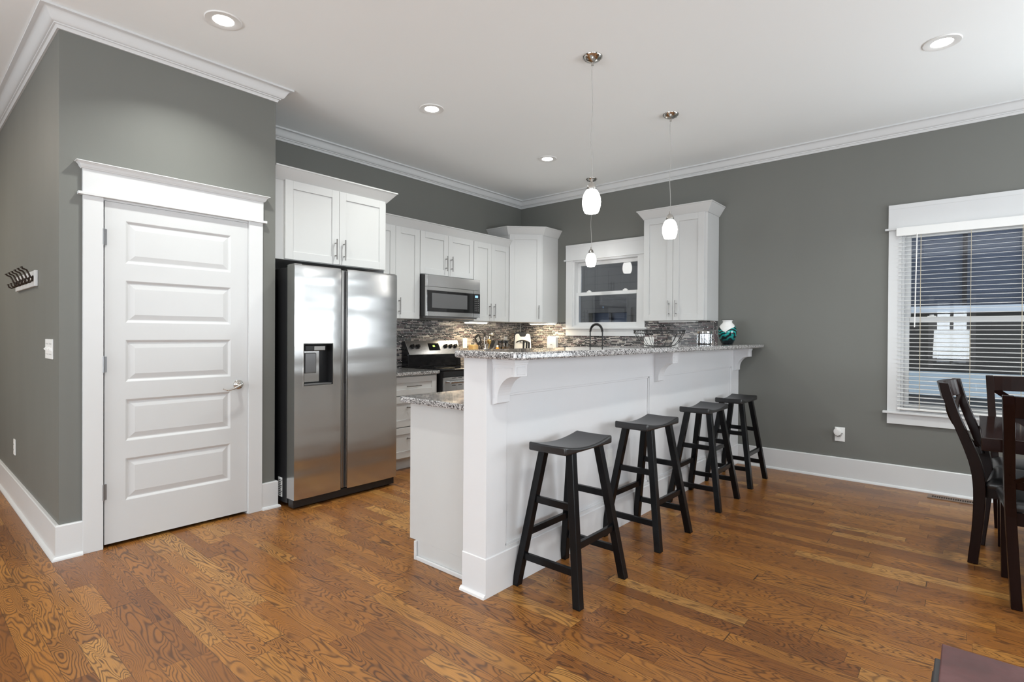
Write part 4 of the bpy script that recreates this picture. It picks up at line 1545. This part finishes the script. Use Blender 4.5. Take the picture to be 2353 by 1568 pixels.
bw = thing('wire_bowl', 'black wire fruit bowl with scrolled rim on the bar top', 'bowl', (-1.668, 3.545, 1.1822))
def bowl_r(z):
    return 0.085+(0.178-0.085)*(z/0.112)**0.55
m = MB()
for z, r in ((0.004, 0.082), (0.090, bowl_r(0.09)), (0.114, bowl_r(0.112))):
    m.tube([(r*math.cos(2*PI*i/48), r*math.sin(2*PI*i/48), z) for i in range(48)], 0.0022 if z > 0.01 else 0.0026, 6, closed=True)
m.build('rings', 'wire', bw, smooth=60)
m = MB()
for k in range(16):
    g = 2*PI*k/16
    pts = []
    for i in range(9):
        z = 0.004+0.086*(i/8)**1.3
        r = 0.082 if i == 0 else bowl_r(z)
        pts.append((r*math.cos(g), r*math.sin(g), z))
    m.tube(pts, 0.0018, 5)
    if k < 8:
        m.cyl((0.082*math.cos(g), 0.082*math.sin(g), 0.004), (-0.082*math.cos(g), -0.082*math.sin(g), 0.004), 0.0016, n=5)
m.build('ribs', 'wire', bw, smooth=60)
m = MB()
for k in range(30):
    g = 2*PI*(k+0.5)/30
    cr = bowl_r(0.102)
    rr = 0.012
    pts = []
    turns = 1.0 if k % 2 else 1.5
    for i in range(13):
        a = 2*PI*turns*i/12+(PI if k % 2 else 0)
        q = rr*(1-0.45*i/12 if k % 3 == 0 else 1)
        gg = g+q*1.25*math.cos(a)/cr
        pts.append((cr*math.cos(gg), cr*math.sin(gg), 0.102+q*math.sin(a)))
    m.tube(pts, 0.0015, 5)
m.build('scrolls', 'wire', bw, smooth=60)

jr = thing('glass_jar', 'clear ribbed glass canister with a metal lid beside the teal vase', 'jar', (-1.852, 4.875, 1.1822))
pr = [(0.055, 0), (0.060, 0.004), (0.062, 0.050), (0.062, 0.095), (0.056, 0.104)]
inn = [(r-0.004, z+(0.006 if z < 0.01 else 0)) for r, z in reversed(pr)]
MB().lathe(pr+inn+[(0, 0.010)], 0, 0, 28).build('body', 'jar', jr, smooth=25)
MB().lathe([(0.0565, 0.100), (0.063, 0.102), (0.064, 0.118), (0.058, 0.124), (0.0, 0.128)], 0, 0, 28).build('lid', 'chrome', jr, smooth=40)
m = MB()
for k in range(14):
    g = 2*PI*k/14
    m.cyl((0.0625*math.cos(g), 0.0625*math.sin(g), 0.01), (0.0625*math.cos(g), 0.0625*math.sin(g), 0.095), 0.0025, n=6)
m.build('ribs', 'jar', jr)

# ------------------------------------------------------------------ things on the worktop by the range
CT = 0.9075
ck = thing('utensil_crock', 'round metal utensil holder on the worktop beside the range', 'utensil holder', (-4.385, 4.63, CT))
MB().lathe([(0.058, 0), (0.062, 0.004), (0.062, 0.182), (0.058, 0.186), (0.055, 0.182), (0.055, 0.010), (0.0, 0.008)], 0, 0, 28).build('body', 'steel', ck, smooth=40)
def utensil(name, label, base, tip, handle_mat, head, head_mat, hn='head'):
    """handle from base to tip (offsets from the crock centre); head: MB in world offset space"""
    t = thing(name, label, 'utensil', (-4.385, 4.63, CT), 0, 'utensils in the metal holder')
    MB().tube([base, tip], [0.005, 0.006], 8).build('handle', handle_mat, t, smooth=50)
    head.build(hn, head_mat, t, smooth=40)
    return t
def paddle(c, hw_, hh, tilt, th=0.004, holes=False, yaw=0.0):
    """flat rounded head facing the room, centre c, leaning by tilt in its plane"""
    m = MB()
    pl = rounded_poly([(-hw_*0.75, -hh), (hw_*0.75, -hh), (hw_, hh*0.6), (hw_*0.6, hh), (-hw_*0.6, hh), (-hw_, hh*0.6)], [hw_*0.4]*6, 4)
    m.prism(pl, -th/2, th/2, lambda p, q, t: (t, p, q))
    mt = Matrix.Translation(c) @ Matrix.Rotation(yaw, 4, 'Z') @ Matrix.Rotation(-tilt, 4, 'X')
    return m.xf(mt), mt
h, mt = paddle((0.02, -0.135, 0.290), 0.050, 0.064, -0.55)
u = utensil('slotted_turner', 'black perforated turner leaning out of the holder towards the range', (0.0, 0.02, 0.01), (0.018, -0.098, 0.240), 'wire', h, 'black')
m = MB()
for a in range(3):
    for b_ in range(4):
        m.box(0.0022, 0.0028, -0.020+a*0.016, -0.013+a*0.016, -0.022+b_*0.015, -0.014+b_*0.015)
m.xf(mt).build('perforation', 'plastic', u)
h = MB()
h.lathe([(0.0, 0.0), (0.020, 0.005), (0.035, 0.022), (0.042, 0.042), (0.039, 0.042), (0.032, 0.024), (0.018, 0.010), (0.0, 0.006)], 0, 0, 24)
h.xf(Matrix.Translation((0.02, 0.105, 0.322)) @ Matrix.Rotation(0.35, 4, 'X'))
utensil('ladle', 'silver soup ladle rising highest from the metal holder', (0, -0.01, 0.01), (0.01, 0.075, 0.335), 'chrome', h, 'chrome')
h = MB().lathe([(0.0, 0.0), (0.018, 0.012), (0.026, 0.034), (0.018, 0.058), (0.0, 0.066), (0.0, 0.060), (0.014, 0.05), (0.020, 0.034), (0.012, 0.016), (0, 0.006)], 0, 0, 20)
h.xf(Matrix.Translation((0.03, 0.052, 0.235)) @ Matrix.Rotation(0.3, 4, 'X'))
utensil('serving_spoon', 'gold toned serving spoon in the metal holder, below the ladle', (0.01, 0, 0.01), (0.03, 0.050, 0.24), 'brass', h, 'brass')
h, _ = paddle((0.045, 0.085, 0.240), 0.034, 0.050, 0.65)
utensil('spatula', 'solid black spatula leaning towards the spice rack', (0, -0.02, 0.01), (0.04, 0.055, 0.205), 'black', h, 'black')
h, _ = paddle((0.050, 0.135, 0.235), 0.022, 0.052, 0.62)
utensil('grey_turner', 'translucent grey ridged turner leaning furthest towards the spice rack', (0.02, 0, 0.01), (0.045, 0.10, 0.195), 'steeldark', h, 'steeldark')
h = MB().box(-0.006, 0.010, -0.020, 0.000, 0.325, 0.372)
utensil('tongs', 'black tipped tongs standing upright in the metal holder', (0.0, -0.015, 0.01), (0.002, -0.010, 0.33), 'chrome', h, 'black')
h = MB()
for k in range(6):
    g = PI*k/6
    pts = []
    for i in range(13):
        a = 2*PI*i/12
        rr = 0.020*math.sin(a/2)**1.0*math.copysign(1, math.sin(a)) if 0 < i < 12 else 0
        pts.append((rr*math.cos(g)-0.01, rr*math.sin(g)+0.024, 0.235+0.105*(1-abs(i-6)/6)))
    h.tube(pts, 0.0012, 4)
utensil('whisk', 'steel balloon whisk standing behind the tongs in the metal holder', (-0.01, 0.01, 0.01), (-0.01, 0.024, 0.235), 'chrome', h, 'chrome', 'wires')

tag(MB().box(-4.475, -4.395, 4.44, 4.53, CT, CT+0.23).build('wood_block', 'yellow', bevel=0.006), 'pale wooden block standing behind the utensil holder', 'block')

sr = thing('spice_rack', 'round wire spice rack with a loop handle', 'spice rack', (-4.36, 4.915, CT))
m = MB()
for z in (0.004, 0.120):
    m.tube([(0.085*math.cos(2*PI*i/32), 0.085*math.sin(2*PI*i/32), z) for i in range(32)], 0.002, 5, closed=True)
m.lathe([(0.086, 0.002), (0.086, 0.006), (0, 0.006), (0, 0.002)], 0, 0, 32)
m.cyl((0, 0, 0.004), (0, 0, 0.29), 0.004, n=8)
m.build('frame', 'wire', sr, smooth=50)
m = MB()
pts = [(0, 0.032*math.cos(PI*i/12), 0.31+0.055*math.sin(PI*i/12)) for i in range(13)]
pts = [(0, 0.032, 0.26)]+pts+[(0, -0.032, 0.26)]
m.tube(pts, 0.003, 6)
m.cyl((0, -0.034, 0.262), (0, 0.034, 0.262), 0.003, n=6)
m.build('handle', 'chrome', sr, smooth=60)
sj = None
for k in range(8):
    tier, kk = (0, k) if k < 8 else (1, k-8)
    g = 2*PI*kk/8+0.2
    lx, ly = -4.36+0.064*math.cos(g), 4.915+0.064*math.sin(g)
    if sj is None:
        sj = thing('spice_jar', 'small clear spice jar with a black cap standing in the round rack', 'spice jar', (lx, ly, CT+0.0065), 0, 'spice jars in the rack')
        MB().lathe([(0.019, 0), (0.021, 0.003), (0.021, 0.235), (0.017, 0.243), (0.0, 0.243)], 0, 0, 16).build('body', 'jar', sj, smooth=40)
        MB().lathe([(0.0, 0.003), (0.018, 0.004), (0.018, 0.195), (0.0, 0.195)], 0, 0, 12).build('contents', 'herb', sj, smooth=40)
        MB().lathe([(0.0215, 0.243), (0.0215, 0.275), (0.0, 0.276)], 0, 0, 16).build('cap', 'black', sj, smooth=40)
        sj.location = (lx, ly, CT+0.0065)
    else:
        c_ = copy_tree(sj)
        c_.location = (lx, ly, CT+0.0065)
oj = thing('spice_bottle', 'orange filled spice bottle beside the round rack', 'bottle', (-4.33, 4.79, CT))
MB().lathe([(0.020, 0), (0.022, 0.004), (0.022, 0.185), (0.012, 0.200), (0.0, 0.200)], 0, 0, 16).build('body', 'orange', oj, smooth=40)
MB().lathe([(0.013, 0.200), (0.013, 0.222), (0.0, 0.223)], 0, 0, 16).build('cap', 'plastic', oj, smooth=40)

# cutting boards standing in the corner, turned to face the room
def board(name, label, loc, mat, w_, h_, th, notch=True, tilt=0.10):
    t = thing(name, label, 'cutting board', loc, PI/4)
    m = MB()
    hw_ = w_/2
    outline = rounded_poly([(-hw_, 0), (hw_, 0), (hw_*0.88, h_*0.72), (hw_*0.80, h_), (hw_*0.40, h_*1.0), (hw_*0.30, h_*(0.90 if notch else 1.0)), (-hw_*0.30, h_*(0.90 if notch else 1.0)), (-hw_*0.40, h_), (-hw_*0.80, h_), (-hw_*0.88, h_*0.72)],
                           [0.01, 0.01, 0.02, 0.03, 0.015, 0.015, 0.015, 0.015, 0.03, 0.02], 4)
    m.prism(outline, 0, th, lambda p, q, s: (p, -s+q*math.sin(tilt)*1.0, q*math.cos(tilt)))
    m.build('body', mat, t)
    return t
bl_ = (-4.33, 5.27, CT)
k1 = board('cutting_board', 'black cutting board standing upright in the corner behind the white one', (-4.325, 5.265, CT), 'black', 0.255, 0.385, 0.010, False)
k2 = board('cutting_board', 'white cutting board with a cut-out grip leaning in front of the black one', (-4.310, 5.250, CT), 'plastic', 0.235, 0.365, 0.009, True)
m = MB()
arc = []
for i in range(13):
    a = PI*(0.12+0.76*i/12)
    arc.append((0.088*math.cos(a), -0.0125+0.027, 0.235+0.045*math.sin(a)))
m.tube(arc, 0.0075, 6)
m.tube([(0.034*math.cos(2*PI*i/24), 0.0135, 0.262+0.014*math.sin(2*PI*i/24)) for i in range(24)], 0.004, 6, closed=True)
m.build('grip', 'black', k2, smooth=60)
kb = thing('knife_block', 'clear knife stand in front of the cutting boards', 'knife block', (-4.205, 5.205, CT), PI/4)
MB().box(-0.075, 0.04, -0.05, -0.005, 0, 0.12).build('body', 'steeldark', kb, bevel=0.004)
for i, (dx, hh) in enumerate(((-0.050, 0.275), (-0.014, 0.268), (0.016, 0.258))):
    t = thing('kitchen_knife', 'black handled kitchen knife in the stand, %s' % ('nearest the black board' if i == 0 else ('middle of the three' if i == 1 else 'shortest of the three')), 'knife', (-4.205, 5.205, CT), PI/4, 'knives in the stand')
    m = MB().tube([(dx, -0.028, 0.125), (dx+0.002, -0.028, 0.165), (dx+0.006, -0.028, hh)], [0.011, 0.012, 0.014], 8)
    m.build('handle', 'black', t, smooth=60)
    MB().box(dx-0.008, dx+0.008, -0.029, -0.027, 0.121, 0.127).build('blade', 'steeldark', t)
wd_ = thing('countertop_dispenser', 'white rounded upright dispenser on the worktop by the window', 'dispenser', (-3.955, 5.40, CT), 0.12)
m = MB().prism(rounded_poly([(-0.068, 0), (0.068, 0), (0.062, 0.335), (-0.062, 0.335)], [0.01, 0.01, 0.025, 0.025]), -0.03, 0.03, lambda p, q, t: (p, t, q))
m.build('body', 'plastic', wd_, bevel=0.006, seg=3)
m = MB().tube([(0.012*math.cos(PI*i/8), -0.034, 0.225+0.012*math.sin(PI*i/8)) for i in range(9)], 0.0025, 6)
m.build('hook', 'wire', wd_)

# ------------------------------------------------------------------ outlets and switches
def outlet(name, label, loc, rz, gangs=1, kind='socket', w_=0.07, h_=0.115):
    """plate on a wall: local front faces -y"""
    t = thing(name, label, 'outlet' if kind == 'socket' else 'switch', loc, rz)
    W_ = w_+(gangs-1)*0.046
    MB().box(-W_/2, W_/2, -0.006, 0, -h_/2, h_/2).build('plate', 'plastic', t, bevel=0.002)
    for k in range(gangs):
        cx_ = -(gangs-1)*0.023+k*0.046
        if kind == 'socket':
            for z in (-0.020, 0.020):
                s = MB().box(cx_-0.016, cx_+0.016, -0.0075, -0.006, z-0.013, z+0.013).build('socket', 'plastic', t)
                MB().box(cx_-0.008, cx_-0.006, -0.0082, -0.0075, z-0.005, z+0.006).box(cx_+0.006, cx_+0.008, -0.0082, -0.0075, z-0.005, z+0.006).build('slot', 'slot', s)
        else:
            MB().hexa([(cx_-0.005, -0.016, -0.004), (cx_+0.005, -0.016, -0.004), (cx_+0.005, -0.006, -0.012), (cx_-0.005, -0.006, -0.012)],
                      [(cx_-0.005, -0.018, 0.002), (cx_+0.005, -0.018, 0.002), (cx_+0.005, -0.006, 0.012), (cx_-0.005, -0.006, 0.012)]).build('toggle', 'plastic', t)
            MB().box(cx_-0.003, cx_+0.003, -0.0068, -0.006, 0.027, 0.033).box(cx_-0.003, cx_+0.003, -0.0068, -0.006, -0.033, -0.027).build('screw', 'slot', t)
    return t
outlet('light_switch', 'white multi-gang switch plate on the hallway wall below the coat hooks', (-4.075, YH-0.0, 1.160), 0, 4, 'toggle')
outlet('outlet', 'white outlet plate low on the hallway wall', (-5.37, YH, 0.405), 0)
outlet('outlet', 'beige outlet plate on the mosaic beside the range control panel', (XL+0.0105, 4.455, 1.155), RZ90)
outlet('outlet', 'outlet plate on the mosaic behind the spice rack', (XL+0.0105, 5.185, 1.175), RZ90)
outlet('outlet', 'white double outlet plate on the mosaic seen through the wire bowl', (-2.700, YB-0.0105, 1.187), 0, 2)
outlet('outlet', 'white single outlet plate on the mosaic beside the double one', (-2.396, YB-0.0105, 1.187), 0, 1)
o = outlet('outlet', 'white outlet plate on the grey wall between the bar and the window', (-0.871, YB, 0.394), 0, 1, 'socket', 0.078, 0.125)
af = thing('plug_in_diffuser', 'round white plug-in air freshener in the wall outlet', 'air freshener', (-0.885, YB-0.0085, 0.405))
m = MB()
pl = [(0.030*math.cos(2*PI*i/28), 0.036*math.sin(2*PI*i/28)) for i in range(28)]
m.prism(pl, 0, -0.030, lambda p, q, t: (p, t, q+0.012))
m.build('body', 'plastic', af, bevel=0.006, seg=3)
pl2 = [(0.6*p, 0.6*q) for p, q in pl]
MB().prism(pl2, -0.030, -0.033, lambda p, q, t: (p, t, q+0.012)).build('front_cap', 'plastic', af, bevel=0.001)
m = MB()
for i in range(7):
    a = -PI*(0.12+0.76*i/6)
    m.box(0.0345*math.cos(a)-0.003, 0.0345*math.cos(a)+0.003, -0.006, -0.002, 0.012+0.041*math.sin(a)-0.003, 0.012+0.041*math.sin(a)+0.003)
m.build('vent_hole', 'slot', af)

# ------------------------------------------------------------------ coat hooks on the hallway wall
hk = thing('coat_rack', 'white wall board with six dark bronze double hooks on the hallway wall', 'coat rack', (-4.835, YH, 1.597))
MB().box(-0.385, 0.385, -0.016, 0, -0.050, 0.050).build('board', 'trim', hk, bevel=0.003)
h0 = None
for k in range(6):
    x = -0.33+k*0.132
    if h0 is None:
        m = MB()
        m.lathe([(0.020, -0.0162), (0.020, -0.020), (0.010, -0.024), (0, -0.024)], 0, 0, 16, 'y')
        pts = [(0, -0.020, 0.0), (0, -0.030, 0.010), (0, -0.038, 0.032), (0, -0.048, 0.052), (0, -0.064, 0.058), (0, -0.070, 0.064)]
        m.tube(pts, [0.0055, 0.0055, 0.005, 0.005, 0.005, 0.0045], 8)
        m.tube([(0, -0.070, 0.064), (0, -0.072, 0.070)], [0.008, 0.006], 8)
        pts = [(0, -0.020, -0.005), (0, -0.030, -0.024), (0, -0.044, -0.030), (0, -0.056, -0.022), (0, -0.059, -0.008)]
        m.tube(pts, [0.0055, 0.0055, 0.005, 0.005, 0.0045], 8)
        m.tube([(0, -0.059, -0.010), (0, -0.060, -0.003)], [0.008, 0.006], 8)
        h0 = m.build('hook', 'bronze', hk, smooth=50)
        h0.location = (x, 0, 0)
    else:
        c_ = h0.copy()
        C.objects.link(c_)
        c_.parent = hk
        c_.location = (x, 0, 0)

# ------------------------------------------------------------------ floor register
rg_ = thing('floor_vent', 'bronze slotted floor register beneath the dining window', 'vent', (-0.08, 5.365, 0))
m = MB()
VX = 0.165
m.box(-VX, VX, -0.058, -0.030, 0.0005, 0.006)
m.box(-VX, VX, 0.030, 0.058, 0.0005, 0.006)
m.box(-VX, -VX+0.025, -0.03, 0.03, 0.0005, 0.006)
m.box(VX-0.025, VX, -0.03, 0.03, 0.0005, 0.006)
n_ = 20
for i in range(n_+1):
    x = -VX+0.025+(2*VX-0.05)*i/n_
    m.box(x-0.0025, x+0.0025, -0.03, 0.03, 0.0005, 0.005)
M['vent'] = flat('tan_metal_register', (0.20, 0.13, 0.09), 0.4, 0.4)
m.build('grille', 'vent', rg_)
MB().box(-VX+0.02, VX-0.02, -0.032, 0.032, 0.0002, 0.0012).build('duct', 'slot', rg_)
